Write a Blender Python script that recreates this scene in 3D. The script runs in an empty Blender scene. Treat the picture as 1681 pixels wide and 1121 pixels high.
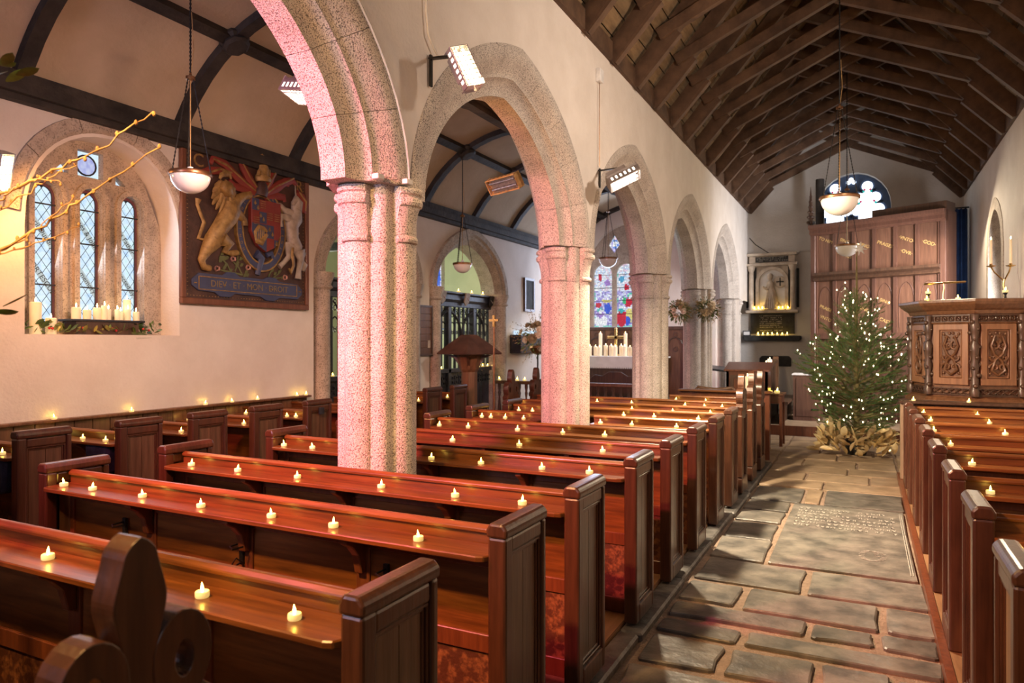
import bpy, bmesh, math, random
from math import sin, cos, pi, radians, sqrt
from mathutils import Vector, Matrix, Euler
random.seed(7)
S = bpy.context.scene
COL = S.collection

# ------------------------------------------------------------------ camera
cam_d = bpy.data.cameras.new('camera'); cam = bpy.data.objects.new('camera', cam_d); COL.objects.link(cam)
cam.location = (0, 0, 1.65); cam.rotation_euler = (radians(90), 0, radians(26.76))
cam_d.sensor_width = 36; cam_d.lens = 36*1150/1681; cam_d.clip_start = .05
cam_d.dof.use_dof = True; cam_d.dof.focus_distance = 4.0; cam_d.dof.aperture_fstop = 3.5
S.camera = cam
# ------------------------------------------------------------------ world, exposure
w = bpy.data.worlds.new('world'); S.world = w; w.use_nodes = True
w.node_tree.nodes['Background'].inputs[0].default_value = (.55, .68, 1, 1)
w.node_tree.nodes['Background'].inputs[1].default_value = .3
S.view_settings.view_transform = 'Standard'; S.view_settings.look = 'None'
S.view_settings.gamma = 1; S.view_settings.use_curve_mapping = False
S.view_settings.exposure = .05
S.cycles.use_denoising = True
S.cycles.sample_clamp_indirect = 4
S.cycles.max_bounces = 7
S.cycles.caustics_reflective = False; S.cycles.caustics_refractive = False
# ------------------------------------------------------------------ lamps
def area(name, loc, target, power, color, sx, sy=None, spread=180):
    d = bpy.data.lights.new(name, 'AREA'); d.energy = power; d.color = color
    d.shape = 'RECTANGLE'; d.size = sx; d.size_y = sy or sx; d.spread = radians(spread)
    o = bpy.data.objects.new(name, d); COL.objects.link(o); o.location = loc
    o.rotation_euler = (Vector(target)-Vector(loc)).to_track_quat('-Z', 'Y').to_euler()
    o['kind'] = 'helper'
    return o
WARM = (1, .64, .34); AMBER = (1, .44, .13); RED = (1, .16, .16); DAY = (.70, .80, 1)
# infra-red heaters hung along both sides of the arcade and on the north wall, plus one added fill (the bodies in view are built further down)
area('heater_and_fill_light', (-1.98, 3.52, 3.14), (.2, 4.6, 1.2), 30, (1, .60, .27), .30, .12)
area('heater_and_fill_light', (-1.93, 6.30, 3.08), (.1, 7.2, .3), 260, (1, .80, .54), .30, .12, 140)
area('heater_and_fill_light', (-2.02, .20, 3.16), (-1.3, 4.0, .6), 105, (1, .52, .17), .30, .12, 140)
area('heater_and_fill_light', (-3.45, .75, 3.10), (-2.75, 3.3, 1.45), 95, (1, .15, .22), .30, .12, 90)
area('heater_and_fill_light', (-3.10, 3.30, 3.08), (-6.0, 4.9, 1.2), 40, (1, .60, .45), .30, .12, 140)
area('heater_and_fill_light', (-5.76, 3.0, 2.88), (-5.85, 3.7, 2.0), 30, (1, .42, .11), .30, .12)
area('heater_and_fill_light', (-2.98, 3.62, 3.05), (-2.62, 6.0, 2.7), 16, (1, .42, .12), .25, .10, 140)
area('heater_and_fill_light', (1.5, 4.8, 4.1), (-2.4, 7.0, 3.2), 55, (1, .80, .64), .5, .3, 120)  # added warm fill for the arcade wall, no heater hangs there
# cool fills added behind the camera, then daylight through the chapel windows
area('west_fill_light', (-.3, -2.9, 3.8), (-1.2, 7, 4.2), 16, (.90, .88, 1), 1.6, 2.0, 110)  # unseen fill added for ambient brightness; the west wall has no window
area('aisle_west_fill', (-4.2, -2.9, 3.0), (-2.7, 3.0, 3.7), 45, (.76, .70, 1), 1.2, 1.8, 75)  # unseen lavender fill added to cool the near arch
area('chapel_daylight', (-9.7, 10.0, 2.4), (-6.5, 9.6, 1.4), 110, (.95, 1, .80), 1.2, 1.6)
area('aisle_east_daylight', (-4.85, 15.0, 3.0), (-4.8, 9, 1.2), 80, (.66, .76, 1), 1.8, 1.8)
area('north_window_daylight', (-6.36, 4.05, 2.55), (-3, 4.05, 1.2), 14, (.72, .82, 1), 1.0, 1.2)
area('chancel_south_daylight', (1.68, 12.7, 2.75), (-2.2, 15.8, 2.0), 130, (.95, .92, .95), .5, 1.5, 120)
area('chancel_lamp', (1.2, 13.6, 3.9), (-1.2, 11.4, .2), 75, (1, .80, .55), .3, .3)

# ------------------------------------------------------------------ helpers: meshes
class MB:
    def __init__(s): s.v = []; s.f = []; s.c = []
    def add(s, vs, fs, c=None):
        n = len(s.v); s.v += [tuple(p) for p in vs]
        for f in fs: s.f.append(tuple(i+n for i in f)); s.c.append(c)
        return s
    def box(s, x0, x1, y0, y1, z0, z1, c=None):
        v = [(x0,y0,z0),(x1,y0,z0),(x1,y1,z0),(x0,y1,z0),(x0,y0,z1),(x1,y0,z1),(x1,y1,z1),(x0,y1,z1)]
        return s.add(v, [(0,3,2,1),(4,5,6,7),(0,1,5,4),(1,2,6,5),(2,3,7,6),(3,0,4,7)], c)
    def bar(s, p, q, wd, ht, up=(0,0,1), c=None):
        p, q = Vector(p), Vector(q); d = (q-p).normalized(); u = Vector(up)
        sd = d.cross(u)
        if sd.length < 1e-4: sd = d.cross(Vector((1,0,0)))
        sd.normalize(); u = sd.cross(d).normalized()
        v = []
        for e in (p, q):
            for a, b in ((-1,-1),(1,-1),(1,1),(-1,1)): v.append(e+sd*a*wd/2+u*b*ht/2)
        return s.add(v, [(3,2,1,0),(4,5,6,7),(0,1,5,4),(1,2,6,5),(2,3,7,6),(3,0,4,7)], c)
    def tube(s, pts, r, n=6, flat=1.0, c=None, up=(0,0,1)):
        pts = [Vector(p) for p in pts]; rs = r if isinstance(r, (list, tuple)) else [r]*len(pts)
        vs = []; m = len(pts); prev = None
        for i, p in enumerate(pts):
            d = (pts[min(i+1,m-1)]-pts[max(i-1,0)]).normalized()
            u = prev if prev is not None else Vector(up)
            sd = d.cross(u)
            if sd.length < 1e-3: sd = d.cross(Vector((1,.3,.2)))
            sd.normalize(); u = sd.cross(d).normalized(); prev = u
            for k in range(n):
                a = 2*pi*k/n; vs.append(p+(sd*cos(a)+u*sin(a)*flat)*rs[i])
        fs = [(i*n+k, i*n+(k+1)%n, (i+1)*n+(k+1)%n, (i+1)*n+k) for i in range(m-1) for k in range(n)]
        fs += [tuple(range(n-1,-1,-1)), tuple((m-1)*n+k for k in range(n))]
        return s.add(vs, fs, c)
    def lathe(s, prof, n=16, o=(0,0,0), c=None, sx=1, sy=1, rot=0):
        vs = []; m = len(prof)
        for r, z in prof:
            for k in range(n):
                a = 2*pi*k/n+rot; vs.append((o[0]+r*cos(a)*sx, o[1]+r*sin(a)*sy, o[2]+z))
        fs = [(i*n+k, i*n+(k+1)%n, (i+1)*n+(k+1)%n, (i+1)*n+k) for i in range(m-1) for k in range(n)]
        fs += [tuple(range(n-1,-1,-1)), tuple((m-1)*n+k for k in range(n))]
        return s.add(vs, fs, c)
    def ball(s, o, r, n=8, m=5, sz=1, c=None):
        return s.lathe([(max(r*sin(pi*i/m), r*.02), -r*cos(pi*i/m)*sz) for i in range(m+1)], n, o, c)
    def prism(s, poly, o, u, v, wd, d0, d1, c=None):
        o, u, v, wd = Vector(o), Vector(u), Vector(v), Vector(wd); n = len(poly)
        vs = [o+u*a+v*b+wd*d0 for a, b in poly]+[o+u*a+v*b+wd*d1 for a, b in poly]
        fs = [tuple(range(n-1,-1,-1)), tuple(range(n,2*n))]+[(i,(i+1)%n,n+(i+1)%n,n+i) for i in range(n)]
        return s.add(vs, fs, c)
    def ring(s, outer, inner, o, u, v, wd, d0, d1, c=None):
        o, u, v, wd = Vector(o), Vector(u), Vector(v), Vector(wd); n = len(outer)
        vs = []
        for d in (d0, d1):
            for poly in (outer, inner): vs += [o+u*a+v*b+wd*d for a, b in poly]
        fs = []
        for i in range(n):
            j = (i+1)%n
            fs += [(i,n+i,n+j,j),(2*n+i,2*n+j,3*n+j,3*n+i),(i,j,2*n+j,2*n+i),(n+i,3*n+i,3*n+j,n+j)]
        return s.add(vs, fs, c)
def mesh(name, mb, m, smooth=False, weld=False):
    me = bpy.data.meshes.new(name); me.from_pydata(mb.v, [], mb.f)
    if m is not None: me.materials.append(m)
    if any(c is not None for c in mb.c):
        at = me.attributes.new('Col', 'FLOAT_COLOR', 'CORNER'); k = 0; data = []
        for f, c in zip(mb.f, mb.c):
            for _ in f: data += list(c or (1,1,1))+[1]
        at.data.foreach_set('color', data)
    bm = bmesh.new(); bm.from_mesh(me)
    if weld: bmesh.ops.remove_doubles(bm, verts=bm.verts, dist=1e-5)
    bmesh.ops.recalc_face_normals(bm, faces=bm.faces); bm.to_mesh(me); bm.free()
    if smooth:
        me.polygons.foreach_set('use_smooth', [True]*len(me.polygons))
        try: me.set_sharp_from_angle(angle=radians(smooth if smooth is not True else 42))
        except Exception: pass
    me.update(); return me
def wloc(o):
    p = Vector((0,0,0))
    while o is not None: p = p+o.location; o = o.parent
    return p
def link(name, me, parent=None, loc=(0,0,0), rot=None, scale=None):
    o = bpy.data.objects.new(name, me); COL.objects.link(o); o.location = loc
    if rot is not None: o.rotation_euler = rot
    if scale is not None: o.scale = (scale,)*3 if isinstance(scale, (int,float)) else scale
    if parent is not None: o.parent = parent
    return o
def obj(name, mb, m, parent=None, smooth=False, bevel=0, world=False, weld=False, kind=None, loc=(0,0,0), rot=None):
    """one mesh object; world=True: the shape is written in world coordinates and moved into its parent's frame"""
    if world and parent is not None:
        w0 = wloc(parent); mb.v = [(p[0]-w0.x, p[1]-w0.y, p[2]-w0.z) for p in mb.v]
    o = link(name, mesh(name, mb, m, smooth, weld), parent, loc, rot)
    if bevel:
        b = o.modifiers.new('bevel', 'BEVEL'); b.width = bevel; b.segments = 1; b.limit_method = 'ANGLE'; b.angle_limit = radians(40)
    if kind: o['kind'] = kind
    return o
def tag(o, label, cat, group=None, kind=None):
    o['label'] = label; o['category'] = cat
    if group: o['group'] = group
    if kind: o['kind'] = kind
    return o
def thing(name, label, cat, loc=(0,0,0), rz=0, group=None):
    o = bpy.data.objects.new(name, None); COL.objects.link(o); o.empty_display_size = .1
    o.location = loc; o.rotation_euler = (0,0,rz); return tag(o, label, cat, group)
def struct(name, mb=None, m=None, label=None, smooth=False, weld=False, parent=None):
    if mb is None:
        o = bpy.data.objects.new(name, None); COL.objects.link(o)
        if parent: o.parent = parent
    else: o = obj(name, mb, m, parent, smooth, weld=weld)
    o['kind'] = 'structure'
    if label: o['label'] = label
    return o
def copy_tree(o, parent=None):
    c = o.copy(); COL.objects.link(c)
    if parent is not None: c.parent = parent
    for ch in list(o.children): copy_tree(ch, c)
    return c
def shift(o, d):
    o.location = Vector(o.location)+Vector(d)
def text(name, body, m, parent, loc, rot, size, extrude=.002, align='CENTER', shear=0):
    cu = bpy.data.curves.new(name, 'FONT'); cu.body = body; cu.size = size; cu.extrude = extrude
    cu.align_x = align; cu.align_y = 'CENTER'; cu.shear = shear; cu.resolution_u = 3
    cu.materials.append(m)
    o = bpy.data.objects.new(name, cu); COL.objects.link(o)
    me = bpy.data.meshes.new_from_object(o); bpy.data.objects.remove(o); bpy.data.curves.remove(cu)   # lettering as plain mesh
    o = link(name, me, parent, loc, rot)
    return o
ORD = ['first','second','third','fourth','fifth','sixth','seventh','eighth','ninth','tenth','eleventh','twelfth','thirteenth','fourteenth']
def arcpts(cx, cy, r, a0, a1, n):
    return [(cx+r*cos(radians(a0+(a1-a0)*i/n)), cy+r*sin(radians(a0+(a1-a0)*i/n))) for i in range(n+1)]

# ------------------------------------------------------------------ materials
def nmat(name):
    m = bpy.data.materials.new(name); m.use_nodes = True; nt = m.node_tree
    return m, nt, nt.nodes['Principled BSDF']
def N(nt, t, **k):
    n = nt.nodes.new(t)
    for a, b in k.items():
        if a in n.inputs: n.inputs[a].default_value = b
        else: setattr(n, a, b)
    return n
def ramp(nt, stops):
    r = nt.nodes.new('ShaderNodeValToRGB'); e = r.color_ramp.elements
    while len(e) < len(stops): e.new(.5)
    for i, (p, c) in enumerate(stops): e[i].position = p; e[i].color = (*c, 1)
    return r
def coord(nt, scale, kind='Object'):
    tc = nt.nodes.new('ShaderNodeTexCoord'); mp = nt.nodes.new('ShaderNodeMapping'); mp.inputs['Scale'].default_value = scale
    nt.links.new(tc.outputs[kind], mp.inputs[0]); return mp.outputs[0]
def mottled(name, c1, c2, scale=6, rough=.6, bump=0, bscale=None, metal=0, sc=(1,1,1), detail=5, lo=.35, hi=.65, spec=.5, rnd=0, coat=0, fine=None):
    m, nt, b = nmat(name); L = nt.links
    co = coord(nt, sc)
    n = N(nt, 'ShaderNodeTexNoise', Scale=scale, Detail=detail, Roughness=.6); L.new(co, n.inputs['Vector'])
    r = ramp(nt, [(lo, c1), (hi, c2)]); L.new(n.outputs['Fac'], r.inputs[0]); out = r.outputs[0]
    if fine:
        n3 = N(nt, 'ShaderNodeTexNoise', Scale=fine[0], Detail=2); L.new(co, n3.inputs['Vector'])
        r3 = ramp(nt, [(fine[1], (fine[2],)*3), (fine[1]+.08, (1,1,1))]); L.new(n3.outputs['Fac'], r3.inputs[0])
        mx = N(nt, 'ShaderNodeMix', data_type='RGBA', blend_type='MULTIPLY'); mx.inputs[0].default_value = 1
        L.new(out, mx.inputs[6]); L.new(r3.outputs[0], mx.inputs[7]); out = mx.outputs[2]
    if rnd:
        oi = nt.nodes.new('ShaderNodeObjectInfo'); hs = nt.nodes.new('ShaderNodeHueSaturation')
        mr = N(nt, 'ShaderNodeMapRange'); mr.inputs[3].default_value = 1-rnd; mr.inputs[4].default_value = 1+rnd
        L.new(oi.outputs['Random'], mr.inputs[0]); L.new(mr.outputs[0], hs.inputs['Value']); L.new(out, hs.inputs['Color']); out = hs.outputs[0]
    L.new(out, b.inputs['Base Color'])
    b.inputs['Roughness'].default_value = rough; b.inputs['Metallic'].default_value = metal
    b.inputs['Specular IOR Level'].default_value = spec
    if coat: b.inputs['Coat Weight'].default_value = coat; b.inputs['Coat Roughness'].default_value = .18
    if bump:
        n2 = N(nt, 'ShaderNodeTexNoise', Scale=bscale or scale*4, Detail=4); L.new(co, n2.inputs['Vector'])
        bp = N(nt, 'ShaderNodeBump', Strength=bump, Distance=.02); L.new(n2.outputs['Fac'], bp.inputs['Height']); L.new(bp.outputs[0], b.inputs['Normal'])
    return m
def wood(name, c1, c2, axis='x', rough=.3, coat=.25, rnd=.12, bump=.08):
    sc = {'x': (1.2, 14, 14), 'y': (14, 1.2, 14), 'z': (14, 14, 1.2)}[axis]
    return mottled(name, c1, c2, 2.2, rough, bump, 6, sc=sc, detail=7, lo=.3, hi=.72, rnd=rnd, coat=coat)
def emit(name, col, st):
    m = bpy.data.materials.new(name); m.use_nodes = True; nt = m.node_tree; nt.nodes.clear()
    e = N(nt, 'ShaderNodeEmission', Strength=st); e.inputs[0].default_value = (*col, 1)
    o = nt.nodes.new('ShaderNodeOutputMaterial'); nt.links.new(e.outputs[0], o.inputs[0]); return m
def plain(name, c, rough=.5, metal=0, **k): return mottled(name, [x*.86 for x in c], [min(1, x*1.1) for x in c], 9, rough, metal=metal, **k)
def litglass(name, st, tint=None, gloss=.15):
    """leaded glass with the bright sky behind it: coloured by the pane (attribute) and lit from outside"""
    m, nt, b = nmat(name); L = nt.links
    if tint is None:
        a = nt.nodes.new('ShaderNodeVertexColor'); a.layer_name = 'Col'; c = a.outputs[0]
    else:
        n = N(nt, 'ShaderNodeTexNoise', Scale=14, Detail=3); L.new(coord(nt, (1,1,1)), n.inputs['Vector'])
        r = ramp(nt, [(.3, tint[0]), (.55, tint[1]), (.75, tint[2])]); L.new(n.outputs['Fac'], r.inputs[0]); c = r.outputs[0]
    b.inputs['Base Color'].default_value = (.02,.025,.03,1); L.new(c, b.inputs['Emission Color']); b.inputs['Emission Strength'].default_value = st
    b.inputs['Roughness'].default_value = gloss
    return m
M = {}
M['plaster'] = mottled('lime_plaster', (.72,.66,.60), (.80,.745,.69), 2.5, .85, .22, 38, fine=(55,.25,.93))
M['plaster_cream'] = mottled('cream_ceiling_plaster', (.50,.40,.28), (.58,.475,.345), 2, .9, .25, 20)
M['plaster_grey'] = mottled('grey_plaster', (.52,.49,.45), (.60,.57,.53), 2, .9, .3, 30)
M['plaster_green'] = mottled('pale_green_plaster', (.66,.70,.48), (.74,.77,.55), 2, .9, .2, 30)
M['granite'] = mottled('granite', (.56,.50,.45), (.70,.64,.58), 5, .8, .5, 110, fine=(140,.40,.30))
M['granite_tan'] = mottled('tan_granite', (.42,.35,.27), (.58,.50,.40), 7, .85, .4, 90, fine=(75,.38,.5))
M['beam'] = mottled('black_oak_beam', (.012,.010,.009), (.045,.036,.030), 5, .7, .5, 18)
M['rafter'] = mottled('roof_rafter_wood', (.070,.036,.020), (.14,.078,.044), 5, .7, .2, 20, rnd=.15)
M['plank'] = mottled('roof_plank_wood', (.15,.095,.048), (.27,.18,.095), 3, .8, .2, 22, sc=(6,1,6), rnd=.2)
M['pew_x'] = wood('pew_wood_across', (.080,.026,.006), (.23,.078,.017), 'x', .36, .15)
M['pew_z'] = wood('pew_wood_dark', (.035,.013,.007), (.095,.036,.018), 'z', .33, .3)
M['pew_panel'] = wood('pew_end_panel_wood', (.055,.028,.016), (.13,.070,.040), 'z', .36, .25)
M['pew_rail'] = wood('pew_wood_upright', (.085,.023,.009), (.19,.056,.019), 'z', .38, .25)
M['pew_worn'] = mottled('worn_painted_pew_wood', (.075,.021,.008), (.25,.095,.034), 26, .6, .15, 60, lo=.48, hi=.66, rnd=.1)
M['pew_grey'] = wood('worn_lit_oak', (.20,.135,.085), (.36,.26,.17), 'z', .5, .1)  # worn oak, with light on the aisle faces put into its paler tone
M['floorboard'] = wood('floor_board', (.20,.105,.05), (.34,.19,.095), 'y', .45, .1)
M['slate'] = mottled('slate_flagstone', (.075,.072,.066), (.21,.19,.165), 5, .40, .45, 12, rnd=.32, detail=8)
M['slate_tan'] = mottled('tan_flagstone', (.22,.155,.10), (.36,.26,.17), 4, .5, .3, 14, rnd=.12)
M['mortar'] = mottled('mortar', (.20,.135,.095), (.29,.205,.15), 20, .9, .5, 60)
M['kerb'] = mottled('dark_kerb_stone', (.05,.047,.043), (.14,.13,.12), 9, .5, .5, 20)
M['oak'] = wood('carved_oak', (.085,.036,.016), (.20,.095,.045), 'z', .4, .2)
M['oak_light'] = wood('light_oak_frame', (.17,.075,.034), (.30,.145,.070), 'z', .4, .2)
M['oak_dark'] = wood('dark_oak', (.040,.020,.012), (.10,.050,.028), 'z', .4, .2)
M['organ'] = wood('organ_case_wood', (.075,.031,.020), (.14,.064,.040), 'z', .5, .1)
M['organ_panel'] = wood('organ_panel_wood', (.10,.045,.027), (.18,.086,.050), 'z', .45, .15)
M['ebony'] = mottled('ebonised_oak', (.012,.014,.020), (.032,.034,.045), 6, .38, .2, 20)
M['iron'] = mottled('black_iron', (.012,.011,.011), (.03,.027,.025), 12, .5, metal=.6)
M['steel'] = mottled('heater_steel', (.40,.38,.40), (.55,.52,.54), 12, .35, metal=.8)
M['bronze'] = mottled('bronze', (.20,.10,.05), (.34,.18,.09), 12, .35, metal=.9)
M['brass'] = mottled('brass', (.62,.42,.16), (.85,.62,.28), 12, .25, metal=1)
M['gold'] = mottled('gilding', (.62,.40,.12), (.90,.64,.26), 14, .45, metal=.25)
M['goldleaf'] = mottled('gold_sprayed_leaf', (.85,.60,.27), (1,.86,.55), 8, .26, metal=.5, rnd=.25)
M['opal'] = mottled('opal_glass', (.80,.78,.73), (.88,.86,.82), 3, .12, coat=.5)
M['white'] = plain('white_enamel', (.82,.82,.82), .35)
M['wax'] = mottled('ivory_wax', (.84,.74,.56), (.92,.84,.68), 5, .5)
M['wax'].node_tree.nodes['Principled BSDF'].inputs['Subsurface Weight'].default_value = .15
_b = M['wax'].node_tree.nodes['Principled BSDF']; _b.inputs['Emission Color'].default_value = (1,.66,.28,1); _b.inputs['Emission Strength'].default_value = .22
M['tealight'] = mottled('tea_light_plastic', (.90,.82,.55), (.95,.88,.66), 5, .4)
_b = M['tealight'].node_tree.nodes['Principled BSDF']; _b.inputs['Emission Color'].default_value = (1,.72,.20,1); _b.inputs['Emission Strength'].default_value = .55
M['flame'] = emit('led_flame', (1,.60,.08), 60)
M['candleflame'] = emit('candle_flame', (1,.72,.32), 30)
M['fairy'] = emit('fairy_bulb', (1,.84,.52), 7)
M['element'] = emit('heater_element', (1,.74,.36), 12)
M['element_soft'] = emit('heater_element_soft', (1,.80,.60), 7)
M['leaf'] = mottled('evergreen_leaf', (.06,.12,.03), (.20,.30,.075), 9, .4, rnd=.4)
M['leaf_yellow'] = mottled('variegated_leaf', (.25,.24,.05), (.55,.48,.14), 9, .4, rnd=.3)
M['needle'] = mottled('fir_needle', (.02,.12,.03), (.075,.27,.06), 5, .5, rnd=.25)
M['bark'] = mottled('fir_bark', (.13,.105,.04), (.25,.20,.085), 9, .8)
M['twig'] = mottled('dry_twig', (.30,.17,.06), (.52,.33,.13), 16, .6)
M['berry'] = plain('red_berry', (.50,.03,.03), .25)
M['cloth_white'] = mottled('white_linen', (.72,.70,.68), (.82,.80,.78), 6, .9)
M['blue'] = mottled('navy_cloth', (.012,.018,.045), (.03,.04,.085), 14, .9, .4, 80)
M['blue_shade'] = mottled('blue_lit_shade', (.010,.025,.075), (.020,.055,.150), 6, .8)  # blue-lit shade painted as a surface colour
M['marble'] = mottled('alabaster', (.42,.34,.26), (.62,.53,.42), 7, .5, .2)
M['black'] = mottled('black_slate_tablet', (.022,.022,.022), (.05,.048,.045), 8, .75, spec=.2)
M['ink'] = plain('incised_lettering', (.42,.40,.36), .8)
M['inkwhite'] = plain('painted_lettering', (.62,.58,.50), .7)
M['paint_blue'] = plain('faded_blue_paint', (.050,.060,.125), .55)
M['paint_red'] = plain('faded_red_paint', (.23,.035,.025), .6)
M['paint_pink'] = plain('pink_paint', (.52,.27,.22), .6)
M['paint_green'] = plain('olive_green_paint', (.12,.13,.05), .6)
M['paint_gold'] = mottled('old_gilding', (.20,.115,.035), (.40,.245,.085), 16, .5, metal=.2)
M['gold_dim'] = plain('dull_gilt_lettering', (.22,.16,.08), .6)
M['paint_white'] = mottled('old_white_paint', (.30,.25,.20), (.46,.39,.32), 10, .55)
M['field'] = mottled('dark_plum_field', (.045,.022,.018), (.085,.042,.032), 7, .55, .3, 30)
M['frame_red'] = wood('red_brown_frame', (.13,.045,.022), (.22,.085,.042), 'z', .5, .1)
M['copper'] = mottled('chocolate_copper', (.08,.040,.030), (.15,.075,.055), 5, .4, metal=.25)
M['flower_cream'] = mottled('cream_petal', (.72,.62,.46), (.85,.77,.62), 8, .7, rnd=.15)
M['flower_dry'] = mottled('dried_flower', (.30,.23,.12), (.50,.41,.25), 10, .8, rnd=.2)
M['stone_trim'] = mottled('window_stone', (.40,.33,.27), (.55,.47,.39), 8, .85, .4, 60, fine=(80,.38,.6))
M['tracery_dark'] = mottled('blue_lit_stone', (.08,.13,.25), (.12,.19,.34), 6, .8, .3, 40)  # blue light on the window stone put into its colour
M['lead'] = plain('lead_came', (.03,.035,.045), .5, .3)
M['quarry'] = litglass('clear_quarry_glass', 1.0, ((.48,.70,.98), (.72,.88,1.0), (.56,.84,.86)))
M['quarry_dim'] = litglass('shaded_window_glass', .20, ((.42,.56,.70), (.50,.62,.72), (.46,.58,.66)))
M['glass_col'] = litglass('stained_glass', 1.0)
M['glass_band'] = litglass('lettered_glass_band', .6, ((.70,.88,.92), (.82,.94,.96), (.80,.95,.93)))
M['glass_border'] = litglass('ruby_border_glass', .28, ((.35,.05,.06), (.45,.08,.07), (.50,.16,.12)))
M['glass_bright'] = litglass('white_east_glass', 2.6, ((.78,.88,1), (.93,.97,1), (.86,.93,1)))
# ------------------------------------------------------------------ the shell
XA0, XA1, XAC = -2.85, -2.35, -2.60
XN, XR, YE, YEA, YW = -6.1, 1.75, 16.5, 15.2, -3.2
RIDGE = (-.30, 6.80); EAVE = 4.6; BAY0, BAY = 1.88, 2.97
SPR, AH, AA = 2.54, 1.36, 1.485
def slab(axis, p0, p1, a0, a1, zlo, zhi, ops=(), res=.1, extra=(), caps=True):
    """wall between planes p0 and p1 normal to `axis`, openings = (a0, a1, low(a), high(a))"""
    fz = zhi if callable(zhi) else (lambda a: zhi)
    br = {a0, a1, *extra}
    for o in ops:
        n = max(2, int((o[1]-o[0])/res))
        for i in range(n+1):
            u = -cos(pi*i/n)*.5+.5; a = o[0]+(o[1]-o[0])*u
            if a0-1e-6 <= a <= a1+1e-6: br.add(min(max(a, a0), a1))
    br = sorted(br); br = [b for i, b in enumerate(br) if i == 0 or b-br[i-1] > 1e-5]
    mb = MB()
    P = (lambda p, a, z: (p, a, z)) if axis == 'x' else (lambda p, a, z: (a, p, z))
    for s, e in zip(br, br[1:]):
        m = (s+e)/2
        act = sorted([o for o in ops if o[0] < m < o[1]], key=lambda o: o[2](m))
        cs, ce = zlo, zlo
        for o in act+[None]:
            if o is None: ls, le = fz(s), fz(e)
            else: ls, le = o[2](s), o[2](e)
            if ls > cs+1e-5 or le > ce+1e-5:
                for p in (p0, p1): mb.add([P(p,s,cs),P(p,e,ce),P(p,e,le),P(p,s,ls)], [(0,1,2,3)])
            if o is not None:
                hs, he = o[3](s), o[3](e)
                if ls > zlo+1e-5 or le > zlo+1e-5: mb.add([P(p0,s,ls),P(p1,s,ls),P(p1,e,le),P(p0,e,le)], [(0,1,2,3)])
                mb.add([P(p0,s,hs),P(p1,s,hs),P(p1,e,he),P(p0,e,he)], [(0,1,2,3)])
                cs, ce = hs, he
        mb.add([P(p0,s,fz(s)),P(p1,s,fz(s)),P(p1,e,fz(e)),P(p0,e,fz(e))], [(0,1,2,3)])
    for o in ops:
        for a in (o[0], o[1]):
            if o[3](a)-o[2](a) > 1e-4: mb.add([P(p0,a,o[2](a)),P(p1,a,o[2](a)),P(p1,a,o[3](a)),P(p0,a,o[3](a))], [(0,1,2,3)])
    if caps:
        for a in (a0, a1): mb.add([P(p0,a,zlo),P(p1,a,zlo),P(p1,a,fz(a)),P(p0,a,fz(a))], [(0,1,2,3)])
    return mb
def arch_z(u, h): u = min(1, abs(u)); return h*(.84*sqrt(max(0, 1-u*u))+.16*(1-u))
def arch_op(c, a, zs, h, low=-1): return (c-a, c+a, (lambda y: low), (lambda y: zs+arch_z((y-c)/a, h)))
def round_op(c, a, zs, h, low): return (c-a, c+a, (lambda y: low), (lambda y: zs+h*sqrt(max(0, 1-((y-c)/a)**2))))

arches = [BAY0+BAY*i+.03*(i == 4) for i in range(-1, 5)]
pillars = [3.375, 6.30, 9.31, 12.33]
# arcade wall
ops = [arch_op(c, AA, SPR, AH) for c in arches]
wall_arcade = struct('wall_arcade', slab('x', XA0+.01, XA1-.01, YW, YE, SPR, EAVE+.10, ops, res=.06), M['plaster'], 'white plastered arcade wall above pointed granite arches', weld=True)
# mouldings of the arches, cut into voussoirs
PROF = [(.245,.0),(.252,.02),(.252,.10),(.225,.13),(.185,.205),(.165,.225),(.165,.25),(.14,.262),(.105,.29),(.085,.36),(.085,.385)]
PROF = [(x-.0, r) for x, r in PROF]+[(-x, r) for x, r in reversed(PROF)]
def arch_stone(c, t0, t1, n, prof, zs=SPR, h=AH, a=AA, xc=XAC):
    mb = MB(); k = len(prof)
    for i in range(n+1):
        t = t0+(t1-t0)*i/n
        for x, r in prof:
            y = c+(a-r)*sin(t); z = zs+(h-r*.92)*(.84*cos(t)+.16*(1-abs(sin(t)))); mb.v.append((xc+x, y, z))
    for i in range(n):
        for j in range(k):
            q = (j+1) % k
            mb.f.append((i*k+j, i*k+q, (i+1)*k+q, (i+1)*k+j)); mb.c.append(None)
    mb.f += [tuple(range(k-1,-1,-1)), tuple(n*k+j for j in range(k))]; mb.c += [None, None]
    return mb
def arch(name, c, label, cuts, m, **kw):
    root = struct(name, None, None, label); root.location = (kw.get('xc', XAC), c, kw.get('zs', SPR))
    for s in (-1, 1):
        for t0, t1 in zip(cuts, cuts[1:]):
            g = .0012
            obj('voussoir', arch_stone(c, s*(t0+g*(t0 > 0)), s*(t1-g), 5, kw.get('prof', PROF), **{k: v for k, v in kw.items() if k != 'prof'}), m, root, smooth=50, world=True)
    return root
AL = ['behind the camera', 'whose span starts above the front pews', 'with the glowing heater at its crown', 'with the second wall heater', 'with the flower bunches below it', 'beside the alabaster monument']
for i, c in enumerate(arches):
    arch('arcade_arch', c, 'pointed granite arch of the arcade, '+AL[i], [0, .22, .55, .86, 1.2, pi/2], M['granite'])
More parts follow.
